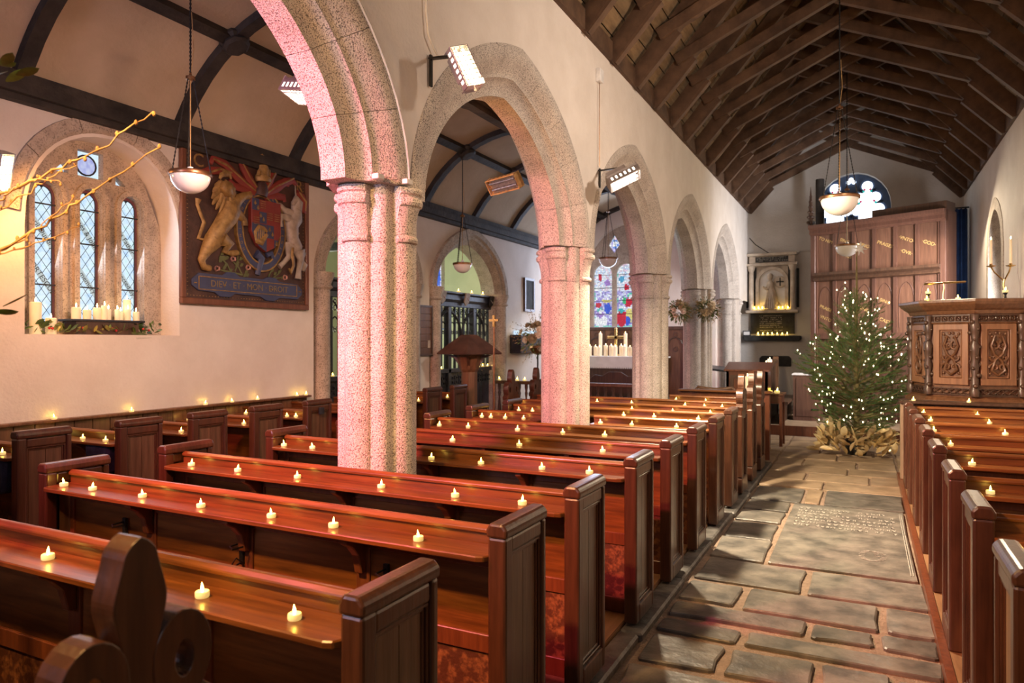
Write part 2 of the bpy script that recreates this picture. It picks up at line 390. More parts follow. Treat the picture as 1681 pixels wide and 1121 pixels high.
# pillars: four shafts with waves between
def pil_r(th, k=1.0):
    q = (th+pi/4) % (pi/2)-pi/4; a = abs(q)
    if a < radians(25): return k*(.212+.034*cos(a/radians(25)*pi/2.05))
    if a < radians(29): return .204
    return .204+.028*sin((a-radians(29))/radians(16)*pi/2)
def pil_section(k, z, n=96):
    return [(pil_r(2*pi*i/n, k)*cos(2*pi*i/n), pil_r(2*pi*i/n, k)*sin(2*pi*i/n), z) for i in range(n)]
def stack(levels, n=96):
    mb = MB()
    for k, z in levels: mb.v += pil_section(k, z, n)
    m = len(levels)
    mb.f = [(i*n+j, i*n+(j+1)%n, (i+1)*n+(j+1)%n, (i+1)*n+j) for i in range(m-1) for j in range(n)]
    mb.f += [tuple(range(n-1,-1,-1)), tuple((m-1)*n+j for j in range(n))]; mb.c = [None]*len(mb.f)
    return mb
shaft_m = mesh('shaft', stack([(1,.05),(1,1.2),(1,2.22)]), M['granite'], 30)
cap_m = mesh('capital', stack([(1,2.215),(1.07,2.222),(1.09,2.237),(1.07,2.252),(1.0,2.262),(1.02,2.33),(1.09,2.40),(1.13,2.425),(1.19,2.432),(1.22,2.45),(1.20,2.472),(1.13,2.480),(1.13,2.492),(1.20,2.500),(1.22,2.515),(1.18,2.534),(1.06,2.541)]), M['granite'], 30)
base_m = mesh('base', stack([(1.02,.05),(1.02,.14),(1.01,.18),(1.0,.21)]), M['granite'], 30)
PL = ['granite arcade pillar tinted pink, between the front pews', 'granite arcade pillar among the middle pews, lit amber on one side', 'pale granite arcade pillar with green damp streaks, before the altar', 'granite arcade pillar carrying two dried flower bunches']
for i, y in enumerate(pillars):
    t = tag(struct('arcade_pillar'), PL[i], 'pillar'); t.location = (XAC, y, 0)
    for nm, me in (('base', base_m), ('shaft', shaft_m), ('capital', cap_m)): link(nm, me, t)
for y, lb in ((.40, 'granite arcade pillar behind the camera'), (15.42, 'granite half pillar at the end of the arcade by the monument')):
    t = tag(struct('arcade_pillar'), lb, 'pillar'); t.location = (XAC, y, 0)
    for nm, me in (('shaft', shaft_m), ('capital', cap_m)): link(nm, me, t)
# north wall: window recess and two arches into the side chapel
NA = [(7.80, 1.16), (10.52, 1.30)]
def win_low(y): return 1.71
wop = (3.30, 4.74, win_low, lambda y: 2.62+.86*sqrt(max(0, 1-((y-4.02)/.72)**2))**.9)
nops = [wop]+[arch_op(c, a, 2.52, 1.08) for c, a in NA]
wall_north = struct('wall_north', slab('x', XN-.45, XN, YW, YEA+1.4, 0, 3.9, nops, res=.08), M['plaster'], 'rough white plaster side wall with window and two arches', weld=True)
NPROF = [(.06,.0),(.06,.10),(.02,.13),(.02,.19),(-.05,.24),(-.08,.30),(-.36,.30),(-.40,.2),(-.44,.0)]
for (c, a), lb in zip(NA, ('first tan granite arch in the side wall, half hidden by the pink pillar', 'tan granite arch in the side wall above the black screen')):
    r = arch('chapel_arch', c, lb, [0, .5, 1.0, pi/2], M['granite_tan'], prof=NPROF, zs=2.52, h=1.08, a=a+.0, xc=XN)
    for s in (-1, 1):   # jamb shafts and capitals under the springing
        jb = MB()
        for x, rr in ((-.0,.11),(-.2,.16),(-.36,.11)): jb.lathe([(rr,0),(rr,2.30),(rr+.035,2.33),(rr+.01,2.37),(rr+.05,2.47),(rr+.05,2.52)], 10, (XN+x-.02, c+s*(a-.16), 0))
        obj('jamb', jb, M['granite_tan'], r, smooth=40, world=True)
# hood stones above the window
hood = struct('trim_1', None, None, 'stone arch band around the side wall window'); hood.location = (XN, 4.02, 2.62)
HP = [(-.07,-.002),(.004,-.03),(.03,-.06),(.03,-.165),(-.07,-.165)]
def hood_stone(t0, t1, n=5):
    mb = MB(); k = len(HP)
    for i in range(n+1):
        t = t0+(t1-t0)*i/n
        for x, r in HP:
            zz = max(cos(t), 0)**.9; mb.v.append((XN+x, 4.02+(.72-r)*sin(t), 2.62+(.86-r)*zz))
    for i in range(n):
        for j in range(k):
            q = (j+1) % k; mb.f.append((i*k+j, i*k+q, (i+1)*k+q, (i+1)*k+j)); mb.c.append(None)
    mb.f += [tuple(range(k-1,-1,-1)), tuple(n*k+j for j in range(k))]; mb.c += [None]*2
    return mb
cu = [-1.5, -.95, -.35, .30, .95, 1.5]
for t0, t1 in zip(cu, cu[1:]): obj('voussoir', hood_stone(t0+.004, t1-.004), M['stone_trim'], hood, smooth=40, world=True)
# other walls
wall_east = struct('wall_east', slab('y', YE, YE+.4, XA0, XR+.4, 0, lambda x: EAVE+.25+(RIDGE[1]-EAVE+.1)*max(0, 1-abs(x-RIDGE[0])/2.25), [round_op(-.22, .70, 4.50, .72, 3.2)], extra=(RIDGE[0],)), M['plaster_grey'], 'grey plaster gable wall with a round headed window', weld=True)
rop = (12.0, 13.5, lambda y: 1.55, lambda y: 3.05+arch_z((y-12.75)/.75, .75))
wall_south = struct('wall_south', slab('x', XR, XR+.45, YW, YE+.4, 0, EAVE+.10, [rop]), M['plaster'], 'plain white plaster wall beside the pulpit', weld=True)
wall_west = struct('wall_west', slab('y', YW-.3, YW, XN-.45, XR+.45, 0, 7.2), M['plaster'], 'plain west wall behind the camera')
EW = (-5.72, -3.98)
eop = (EW[0], EW[1], lambda x: 1.95, lambda x: 3.35+arch_z((x+4.85)/.87, .95))
wall_chapel_east = struct('wall_aisle_east', slab('y', YEA, YEA+.4, XN-.4, XA0+.02, 0, 5.3, [eop]), M['plaster'], 'plaster wall around the stained glass altar window', weld=True)
# north chapel behind the arches
ch = MB()
for x0,x1,y0,y1 in ((-10.4,-10,5.8,12.9),(-10,XN-.45,5.6,5.8)): ch.box(x0,x1,y0,y1,0,4.4)
ch.box(-10.4,XN-.45,5.6,12.9,4.4,4.6)
cop = (-8.95, -7.95, lambda x: 1.9, lambda x: 3.5+arch_z((x+8.45)/.5, .55))
ce = slab('y', 12.6, 12.9, -10, XN-.45, 0, 4.4, [cop]); ch.add(ce.v, ce.f)
struct('wall_chapel', ch, M['plaster_green'], 'pale green walls of the side chapel behind the black screen', weld=True)
tr = MB(); tr.box(-10, XN-.46, 7.0, 7.12, 2.95, 3.1); tr.box(-10, XN-.46, 9.9, 10.02, 3.3, 3.45)
struct('trim_2', tr, M['beam'], 'dark tie beams across the side chapel')

# ------------------------------------------------------------------ nave roof
ceiling = struct('ceiling', None, None, 'open timber nave roof of dark rafters over boards')
dk = MB()
hw = XR-XA1; cx = (XR+XA1)/2
EL, ER = (XA1-.12, EAVE-.03), (XR+.12, EAVE-.03)
dk.prism([(EL[0],EL[1]+.16),(cx,RIDGE[1]+.40),(ER[0],ER[1]+.16),(ER[0],ER[1]+.26),(cx,RIDGE[1]+.5),(EL[0],EL[1]+.26)], (0,YW-.3,0), (1,0,0), (0,0,1), (0,1,0), 0, YE+.5-YW+.3)
obj('roof_deck', dk, M['beam'], ceiling)
def slope(side, s):
    a = EL if side < 0 else ER; b = (cx, RIDGE[1]+.34)
    return Vector((a[0]+(b[0]-a[0])*s, 0, a[1]+.10+(b[1]-a[1]-.10)*s))
nb = 17
for side in (-1, 1):
    for i in range(nb):
        p, q = slope(side, i/nb+.002), slope(side, (i+1)/nb-.002)
        nrm = Vector((-(q-p).z, 0, (q-p).x))*(-side)
        nrm.normalize(); off = nrm*(.006*((i*7) % 3))
        b = MB(); d = nrm*.02
        for y0, y1 in ((YW, 9.9-.7*((i*5) % 3)), (9.91-.7*((i*5) % 3), YE)):
            vs = [v+Vector((0,y,0))+off for y in (y0, y1) for v in (p, q, q+d, p+d)]
            b.add(vs, [(0,1,2,3),(7,6,5,4),(0,4,5,1),(1,5,6,2),(2,6,7,3),(3,7,4,0)])
        obj('roof_board', b, M['plank'], ceiling)
# trusses: two rafters and two crossing braces each
rl = {}
for side in (-1, 1):
    f0 = slope(side, .0)+Vector((-side*.10,0,-.10)); f1 = slope(side, 1)+Vector((0,0,-.12))
    rl[side] = mesh('rafter', MB().bar(f0, f1, .095, .17, (side,0,1)), M['rafter'])
    k0 = Vector((cx+side*1.63, 0, 5.10)); k1 = Vector((cx-side*.70, 0, 6.15))
    rl[side*2] = mesh('scissor_brace', MB().bar(k0-Vector((-side*.12,0,.05)), k1, .08, .13, (0,0,1)), M['rafter'])
    e0 = Vector((cx+side*(hw/2+.01), 0, EAVE-.02)); rl[side*3] = mesh('wall_post', MB().bar(e0, Vector((cx+side*1.58,0,5.10)), .09, .20, (side,0,1)), M['rafter'])
yy = -2.6
while yy < 16.5:
    for side in (-1, 1):
        for nm, k in (('rafter',1),('scissor_brace',2),('ashlar_strut',3)):
            link(nm, rl[side*k], ceiling, (0, yy+(.05*side if k == 2 else 0), 0))
    yy += .795
wp = MB(); wp.box(XA1-.03, XA1+.035, YW, YE, EAVE-.06, EAVE+.13); wp.box(XR-.035, XR+.03, YW, YE, EAVE-.06, EAVE+.13)
obj('wall_plate', wp, M['rafter'], ceiling)
# ------------------------------------------------------------------ aisle wagon ceiling
VC, VR = (-4.46, 2.86), 1.88
va = struct('ceiling.001', None, None, 'cream plaster barrel ceiling with black oak ribs over the side aisle')
def vp(a, r=VR): return (VC[0]+r*cos(a), VC[1]+r*sin(a))
A0, A1 = math.atan2(3.68-VC[1], -1.66), math.atan2(3.68-VC[1], 1.66)
pts = [vp(A0+(A1-A0)*i/24) for i in range(25)]; po = [vp(A0+(A1-A0)*i/24, VR+.08) for i in range(25)]
mb = MB(); mb.prism(pts+po[::-1], (0,YW,0), (1,0,0), (0,0,1), (0,1,0), 0, YEA-YW)
obj('plaster_vault', mb, M['plaster_cream'], va, smooth=40)
rp = [vp(A0+(A1-A0)*i/18, VR+.02) for i in range(19)]; ri = [vp(A0+(A1-A0)*i/18, VR-.075) for i in range(19)]
rib = mesh('rib', MB().prism(rp+ri[::-1], (0,-.06,0), (1,0,0), (0,0,1), (0,1,0), 0, .12), M['beam'])
RIBS = [.35,1.8,3.25,4.72,6.25,7.65,9.02,10.55,12.0,13.5,15.1]
for y in RIBS: link('rib', rib, va, (0,y,0))
bos = mesh('boss', MB().lathe([(.02,-.06),(.10,-.055),(.13,-.03),(.12,0),(.145,.03),(.12,.09),(.05,.1)], 8), M['beam'], 30)
AP = [math.atan2(4.61-VC[1], -5.38-VC[0]), pi/2, math.atan2(4.61-VC[1], 5.38+2*VC[0]-VC[0])]
for a in AP:
    x, z = vp(a, VR-.03)
    pu = MB(); pu.bar((x,YW,z), (x,YEA,z), .11, .11, (cos(a),0,sin(a))); obj('purlin', pu, M['beam'], va)
    for y in RIBS[2:10]: link('boss', bos, va, (x-.05*cos(a),y,z-.05*sin(a)), (0, pi/2-a, 0))
for nm, x0 in (('wall_plate', XN), ('wall_plate', XA0-.13)):
    pl = MB(); pl.box(x0, x0+.15, YW, YEA, 3.62, 3.71); pl.box(x0 if x0 == XN else x0+.02, x0+.11+(0 if x0 == XN else .02), YW, YEA, 3.70, 3.80); pl.box(x0 if x0 == XN else x0+.04, x0+.09+(0 if x0 == XN else .04), YW, YEA, 3.57, 3.63)
    obj(nm, pl, M['beam'], va)
# ------------------------------------------------------------------ floor
floor = struct('floor', MB().box(-10.4, XR+.45, YW-.3, YE+.4, -.2, -.022), M['mortar'], 'flagged church floor of uneven slate slabs')
def stone(x0, x1, y0, y1, m=M['slate'], name='flagstone', j=.035, parent=None, z=0):
    g = .008; q = [(x0+g+random.uniform(0,j)*.6, y0+g+random.uniform(0,j)), (x1-g-random.uniform(0,j)*.6, y0+g+random.uniform(0,j)), (x1-g-random.uniform(0,j)*.6, y1-g-random.uniform(0,j)), (x0+g+random.uniform(0,j)*.6, y1-g-random.uniform(0,j))]
    c = []
    for i in range(4):       # corners knocked off and a waver in each edge
        a, b = Vector(q[i]), Vector(q[(i+1)%4]); p = Vector(q[i-1])
        c.append(a+(p-a).normalized()*random.uniform(.008,.022)); c.append(a+(b-a).normalized()*random.uniform(.008,.022))
        nn = Vector((-(b-a).y, (b-a).x)).normalized(); c.append(a.lerp(b, random.uniform(.35,.65))+nn*random.uniform(-.006,.014))
    ctr = sum(c, Vector((0,0)))/len(c); h = z+random.uniform(-.003,.004)
    n = len(c); vs = [(p.x,p.y,z-.03) for p in c]+[(p.x,p.y,h-.007) for p in c]+[(*(ctr+(p-ctr)*(1-.010/max(.1,(p-ctr).length))),h) for p in c]
    fs = [tuple(2*n+i for i in range(n))]
    for k in range(2): fs += [(k*n+i,k*n+(i+1)%n,(k+1)*n+(i+1)%n,(k+1)*n+i) for i in range(n)]
    return obj(name, MB().add(vs, fs), m, parent or floor)
FX0, FX1 = -1.10, .37
rows = [(-2.2,-1.2,[-.3]),(-1.2,-.2,[-.55,.0]),(-.2,.6,[-.4]),(.6,1.3,[-.7,-.1]),(1.3,2.0,[-.35]),(2.0,2.65,[-.75,-.2]),(2.65,3.15,[-.52,.05]),(3.15,3.55,[-.45,.02]),(3.55,3.95,[-.66,-.22,.12]),(3.95,4.22,[-.62]),(4.22,4.50,[-.30,.06]),(4.5,4.95,[-.72,.08]),(4.95,5.52,[-.36])]
for y0, y1, xs in rows:
    e = [FX0]+xs+[FX1]
    for a, b in zip(e, e[1:]): stone(a+random.uniform(0,.02), b, y0+random.uniform(0,.03), y1-random.uniform(0,.02))
for y0, y1 in ((5.52,6.15),(6.15,6.75),(6.75,7.25),(7.25,7.72)): stone(FX0, -.67, y0, y1)
for a, b in ((FX0,-.58),(-.40,.36)): stone(a, b, 7.74, 8.5)
stone(-.58, -.40, 7.74, 8.5, M['slate_tan'])
y = 8.52
for i, d in enumerate((.5,.55,.5,.6,.55,.6,.7,.6)):
    xs = [[-.42],[-.65,.05],[-.2],[-.75,-.1],[-.35],[-.6,.1],[-.2],[-.5]][i]; e = [FX0-.02]+xs+[FX1]
    if y > 9.4: e = [-1.9]+e+[1.1]
    for a, b in zip(e, e[1:]): stone(a, b, y, y+d, M['slate_tan'], j=.015)
    y += d
# memorial slab lying in the aisle
ms = stone(-.66, .335, 5.54, 7.72, M['slate'], 'memorial_slab', .012)
ln = MB()
for r in range(7):
    x = -.58
    while x < .22:
        wd = random.uniform(.018,.05)
        if random.random() < .82:
            for k in range(2): xx = x+wd*k*.6; ln.box(xx, xx+.006, 7.47-r*.115, 7.47-r*.115+random.uniform(.035,.065), .004, .0055)
            ln.box(x, x+wd*.7, 7.47-r*.115+random.choice((0,.03)), 7.476-r*.115+.03, .004, .0055)
        x += wd+.014
for i in range(26): a = i*.31; ln.box(.02+.10*cos(a)*(.4+i/40), .06+.10*cos(a)*(.4+i/40), 6.05+.14*sin(a), 6.056+.14*sin(a), .004, .0055)
ln.box(.285, .290, 5.65, 7.6, .004, .0055); ln.box(.30, .305, 5.65, 7.6, .004, .0055)
obj('inscription', ln, M['ink'], ms, kind='stuff')
# kerb and pew platforms
kb = MB()
for i in range(12): kb.box(-1.235, -1.105+random.uniform(-.012,.006), -2.4+i*1.03, -2.4+i*1.03+1.02, -.02, .035+random.uniform(-.006,.004))
obj('kerb', kb, M['kerb'], floor, bevel=.012)
pf = struct('floor.001', MB().box(XN, -1.235, YW, 9.9, -.02, .045), M['floorboard'], 'boarded pew platform between aisle and side wall')
for i in range(7): obj('floorboard', MB().box(-1.235-.17*(i+1)+.003, -1.235-.17*i-.003, YW, 9.9, .044, .051), M['floorboard'], pf)
pf2 = struct('floor.002', MB().box(.385, XR, YW, 9.75, -.02, .045), M['floorboard'], 'boarded pew platform beside the pulpit')
for i in range(4): obj('floorboard', MB().box(.385+.17*i+.003, .385+.17*(i+1)-.003, YW, 9.75, .044, .051), M['floorboard'], pf2)
pk = MB().box(.345, .385, YW, 9.75, -.02, .055); obj('edge_board', pk, M['pew_rail'], pf2)
ab = struct('floor.003', MB().box(XN, XA0+.02, 9.9, YEA, -.02, .02), M['slate_tan'], 'stone floor before the side altar')
# chancel step
st = struct('floor.004', MB().box(XA1-.4, XR, 13.35, YE, -.02, .15), M['slate_tan'], 'raised chancel floor behind the tree')
obj('riser', MB().box(XA1+.1, XR, 13.31, 13.352, -.02, .155), M['pew_rail'], st)
# wainscot along the north wall
wn = struct('baseboard_north', MB().box(XN-.01, XN+.02, YW, 6.5, 0, .99), M['oak_dark'], 'dark boarded wainscot along the side wall')
for i in range(60):
    y0 = YW+i*.16
    if y0+.16 < 6.5: obj('board', MB().box(XN+.019, XN+.034, y0+.004, y0+.156, .05, .975), M['oak'], wn)
obj('cap_rail', MB().box(XN, XN+.085, YW, 6.52, .975, 1.0), M['oak'], wn, bevel=.006)
# ------------------------------------------------------------------ windows
def clip(poly, cl):
    out = poly; n = len(cl)
    for i in range(n):
        a, b = cl[i], cl[(i+1)%n]; src = out; out = []
        if not src: return []
        sd = lambda p: (b[0]-a[0])*(p[1]-a[1])-(b[1]-a[1])*(p[0]-a[0])
        for j in range(len(src)):
            p, q = src[j], src[(j+1)%len(src)]; dp, dq = sd(p), sd(q)
            if dp >= 0: out.append(p)
            if (dp >= 0) != (dq >= 0) and abs(dp-dq) > 1e-12:
                t = dp/(dp-dq); out.append((p[0]+(q[0]-p[0])*t, p[1]+(q[1]-p[1])*t))
    return out
def area2(p): return abs(sum(p[i][0]*p[(i+1)%len(p)][1]-p[(i+1)%len(p)][0]*p[i][1] for i in range(len(p))))/2
def frot(axis, ang=0):
    r = Matrix.Rotation(pi/2, 4, 'X') @ Matrix.Rotation(radians(ang), 4, 'Z')
    if axis == 'x': r = Matrix.Rotation(pi/2, 4, 'Z') @ r
    if axis == '-x': r = Matrix.Rotation(-pi/2, 4, 'Z') @ r
    return r.to_euler()
def lancet(c, a, z0, zs, n=10): return [(c-a, z0), (c+a, z0)]+[(c+a*cos(pi*i/n), zs+a*1.08*sin(pi*i/n)) for i in range(n+1)]
# window_1: three lancets with diamond quarries, side wall
W1 = struct('window_1', None, None, 'three lancet window with diamond leaded clear glass and lettered bands'); W1.location = (-6.45, 4.02, 1.71)
lan = [(3.63, .112), (4.02, .115), (4.415, .115)]
tops = [(lambda y, c=c, a=a: 2.93+a*1.08*sqrt(max(0, 1-((y-c)/a)**2))) for c, a in lan]
tr_ops = [(c-a, c+a, (lambda y: 1.80), t) for (c, a), t in zip(lan, tops)]
tr_ops += [(3.90, 4.14, (lambda y: 3.16), (lambda y: 3.40)), (3.70, 3.82, (lambda y: 3.16), (lambda y: 3.16+.10*max(0, 1-abs(y-3.78)/.09))), (4.26, 4.36, (lambda y: 3.14), (lambda y: 3.14+.09*max(0, 1-abs(y-4.27)/.10)))]
obj('tracery', slab('x', -6.54, -6.38, 3.28, 4.76, 1.70, lambda y: wop[3](min(max(y, 3.301), 4.739))+.02, tr_ops, res=.03), M['stone_trim'], W1, world=True, weld=True)
mold = MB()
for c, a in lan:    # moulded inner edge of each light
    o_, i_ = lancet(c, a+.05, 1.80, 2.93), lancet(c, a+.004, 1.80, 2.93)
    mold.ring(o_, i_, (0,0,0), (0,1,0), (0,0,1), (1,0,0), -6.385, -6.345)
obj('light_moulding', mold, M['stone_trim'], W1, world=True)
lead = MB()
for c, a in lan:
    P = lancet(c, a, 1.80, 2.93); Pi = lancet(c, a-.026, 1.82, 2.93)
    bd = MB().ring(P, Pi, (0,0,0), (0,1,0), (0,0,1), (1,0,0), -6.462, -6.455)
    obj('ruby_border', bd, M['glass_border'], W1, world=True)
    lead.ring([(y+(y-c)*.0, z) for y, z in Pi], lancet(c, a-.032, 1.83, 2.93), (0,0,0), (0,1,0), (0,0,1), (1,0,0), -6.462, -6.448)
    dw, dh = .086, .126
    for i in range(-3, 4):
        for j in range(0, 24):
            yc = c+(i+(j % 2)*.5)*dw; zc = 1.80+j*dh/2; g = .90
            q = clip([(yc,zc-dh/2*g),(yc+dw/2*g,zc),(yc,zc+dh/2*g),(yc-dw/2*g,zc)], lancet(c, a-.033, 1.83, 2.93))
            if len(q) > 2 and area2(q) > 2e-4:
                obj('pane', MB().prism(q, (0,0,0), (0,1,0), (0,0,1), (1,0,0), -6.460, -6.455), M['quarry'], W1, world=True)
    for zb in (2.15, 2.55, 2.86): lead.bar((-6.447,c-a,zb), (-6.447,c+a,zb), .012, .012)
    bk = MB().prism(lancet(c, a+.01, 1.79, 2.93), (0,0,0), (0,1,0), (0,0,1), (1,0,0), -6.475, -6.468)
    obj('lead_lattice', bk, M['lead'], W1, world=True)
obj('lead_came', lead, M['lead'], W1, world=True)
TX = [[('April Dundry', 2.62), ('FORTESCUE', 2.22)], [('James & John', 2.66), ('In memory', 2.22)], [('his Father', 2.62), ('Erected by', 2.22)]]
for (c, a), ts in zip(lan, TX):
    for body, z in ts:
        bb = clip([(c-.2, z+.29+.045), (c-.2, z+.29-.045), (c+.2, z-.29-.045), (c+.2, z-.29+.045)], lancet(c, a-.033, 1.83, 2.93))
        b2 = obj('lettered_band', MB().prism(bb, (0,0,0), (0,1,0), (0,0,1), (1,0,0), -6.456, -6.4535), M['glass_band'], W1, world=True)
        t_ = text('lettering', body, M['lead'], b2, (0,0,0), frot('x', -55), .066, .0008); t_.location = Vector((-6.4525, c, z))-wloc(b2)
# tracery light with roundel
sq = MB().prism([(3.90,3.16),(4.14,3.16),(4.14,3.40),(3.90,3.40)], (0,0,0), (0,1,0), (0,0,1), (1,0,0), -6.46, -6.455); obj('pane', sq, M['quarry'], W1, world=True)
rd = MB().ring([(4.02+.100*cos(2*pi*i/16), 3.28+.100*sin(2*pi*i/16)) for i in range(16)], [(4.02+.085*cos(2*pi*i/16), 3.28+.085*sin(2*pi*i/16)) for i in range(16)], (0,0,0), (0,1,0), (0,0,1), (1,0,0), -6.455, -6.445); obj('roundel_rim', rd, M['lead'], W1, world=True)
rg = MB().prism([(4.02+.085*cos(2*pi*i/16), 3.28+.085*sin(2*pi*i/16)) for i in range(16)], (0,0,0), (0,1,0), (0,0,1), (1,0,0), -6.455, -6.45, c=None); obj('roundel', rg, litglass('violet_roundel_glass', .8, ((.35,.38,.85),(.62,.68,1),(.8,.82,.95))), W1, world=True)
for y0, y1 in ((3.69,3.83),(4.25,4.37)):
    obj('pane', MB().prism([(y0,3.13),(y1,3.13),(y1,3.28),(y0,3.28)], (0,0,0), (0,1,0), (0,0,1), (1,0,0), -6.46, -6.455), M['quarry'], W1, world=True)
# stained glass made of many small leaded pieces
def stained(c, a, z0, zs, yp, ells, base, nx=13, seed=1, hgt=None):
    rnd = random.Random(seed); P = lancet(c, a, z0, zs); H = zs+a*1.08-z0; nz = int(nx*H/(2*a))
    gx = [[c-a+2*a*i/nx+(rnd.uniform(-.3,.3)*2*a/nx if 0 < i < nx else 0) for i in range(nx+1)] for _ in range(nz+1)]
    gz = [[z0+H*j/nz+rnd.uniform(-.3,.3)*H/nz*(0 < j < nz) for _ in range(nx+1)] for j in range(nz+1)]
    mb = MB()
    for j in range(nz):
        for i in range(nx):
            q = [(gx[j][i],gz[j][i]),(gx[j][i+1],gz[j][i+1]),(gx[j+1][i+1],gz[j+1][i+1]),(gx[j+1][i],gz[j+1][i])]
            mx, mz = sum(p[0] for p in q)/4, sum(p[1] for p in q)/4; q = [(mx+(x-mx)*.9, mz+(z-mz)*.9) for x, z in q]
            q = clip(q, P)
            if len(q) < 3 or area2(q) < 1e-5: continue
            u, v = (mx-c)/a, (mz-z0)/H; col = base(u, v, rnd)
            for eu, ev, ru, rv, cc in ells:
                if ((u-eu)/ru)**2+((v-ev)/rv)**2 < 1: col = cc
            k = rnd.uniform(.82, 1.1); mb.add([(x,yp,z) for x, z in q], [tuple(range(len(q)))], tuple(min(1,t*k) for t in col))
    return mb
RED_, BLU_, WHT_, GRN_, PUR_, YEL_ = (.62,.02,.05), (.05,.12,.72), (.90,.93,1), (.05,.50,.20), (.38,.22,.62), (.85,.75,.25)
def base_fig(u, v, r):
    if v < .025 or abs(u) > .93: return (.25,.75,.62)
    if v > .58: return r.choice([WHT_, WHT_, (.75,.85,1), (.85,.88,1), (.55,.70,.95), (.8,.6,.75)])
    return r.choice([WHT_, (.62,.58,.92), (.70,.78,1), (.42,.38,.80), (.30,.25,.62)])
F1 = [(-.5,.14,.5,.14,RED_), (.3,.18,.35,.13,YEL_), (.1,.10,.25,.08,BLU_), (-.55,.30,.3,.035,WHT_), (.35,.33,.28,.035,WHT_), (-.55,.26,.35,.03,(.05,.45,.5)), (.2,.39,.45,.07,RED_), (-.25,.42,.22,.06,GRN_), (.45,.48,.34,.05,(.1,.6,.45)), (.42,.475,.24,.035,WHT_), (.0,.63,.25,.05,RED_), (.5,.82,.3,.03,RED_), (-.5,.76,.3,.05,(.1,.4,.65))]
F2 = [(-.3,.10,.7,.09,WHT_), (-.4,.20,.4,.05,PUR_), (-.35,.265,.32,.04,(.1,.55,.5)), (-.35,.25,.24,.03,WHT_), (-.6,.37,.3,.06,RED_), (-.55,.42,.25,.035,(.45,.35,.8)), (.3,.42,.5,.03,YEL_), (.4,.3,.4,.08,BLU_), (-.4,.8,.16,.07,RED_), (.4,.7,.3,.05,PUR_)]
def east_window(name, label, cs, a, z0, zs, ypl, cx_, half, hz, seed, ells, ztop_tr):
    W = struct(name, None, None, label); W.location = (cx_, ypl, z0)
    o = [(c-a, c+a, (lambda x: z0), (lambda x, c=c: zs+a*1.08*sqrt(max(0, 1-((x-c)/a)**2)))) for c in cs]
    tl = []
    for c in [(p+q)/2 for p, q in zip(cs, cs[1:])]:
        r = a*.62; o.append((c-r, c+r, (lambda x, c=c, r=r: ztop_tr-1.4*r*(1-abs(x-c)/r)), (lambda x, c=c, r=r: ztop_tr+1.7*r*(1-abs(x-c)/r)))); tl.append((c, r))
    obj('tracery', slab('y', ypl-.08, ypl+.06, cx_-half-.02, cx_+half+.02, z0-.02, lambda x: hz(min(max(x, cx_-half+.001), cx_+half-.001))+.02, o, res=.04), M['stone_trim'], W, world=True, weld=True)
    for i, c in enumerate(cs):
        obj('stained_glass', stained(c, a, z0, zs, ypl+.0, ells[i], base_fig, seed=seed+i), M['glass_col'], W, world=True, kind='stuff')
        obj('lead_backing', MB().prism(lancet(c, a+.01, z0-.01, zs), (0,0,0), (1,0,0), (0,0,1), (0,1,0), ypl+.006, ypl+.012), M['lead'], W, world=True)
        sb = MB()
        for k in range(1, 5): zb = z0+(zs-z0)*k/4; sb.bar((c-a,ypl-.012,zb), (c+a,ypl-.012,zb), .012, .012)
        obj('saddle_bar', sb, M['lead'], W, world=True)
    for c, r in tl:
        obj('stained_glass', stained(c, r, ztop_tr-r*1.3, ztop_tr+.6*r, ypl+.002, [(0,.5,.5,.3,(.15,.3,.8)), (0,.5,.3,.2,WHT_)], base_fig, nx=6, seed=seed+9), M['glass_col'], W, world=True, kind='stuff')
    return W
east_window('window_2', 'stained glass altar window of figures in red, white and purple', [-5.40,-4.85,-4.30], .225, 1.98, 3.18, 15.42, -4.85, .87, eop[3], 3, [F2, F1, F2], 3.86)
F3 = [(0,.3,.7,.25,(.03,.10,.75)), (0,.62,.6,.2,(.05,.15,.8)), (.3,.45,.3,.08,WHT_), (-.3,.75,.3,.06,(.5,.05,.3)), (0,.08,.9,.07,WHT_)]
east_window('window_5', 'blue stained glass window glimpsed through the chapel arch', [-8.67,-8.23], .17, 1.95, 3.45, 12.72, -8.45, .50, cop[3], 30, [F3, F3], 3.80)
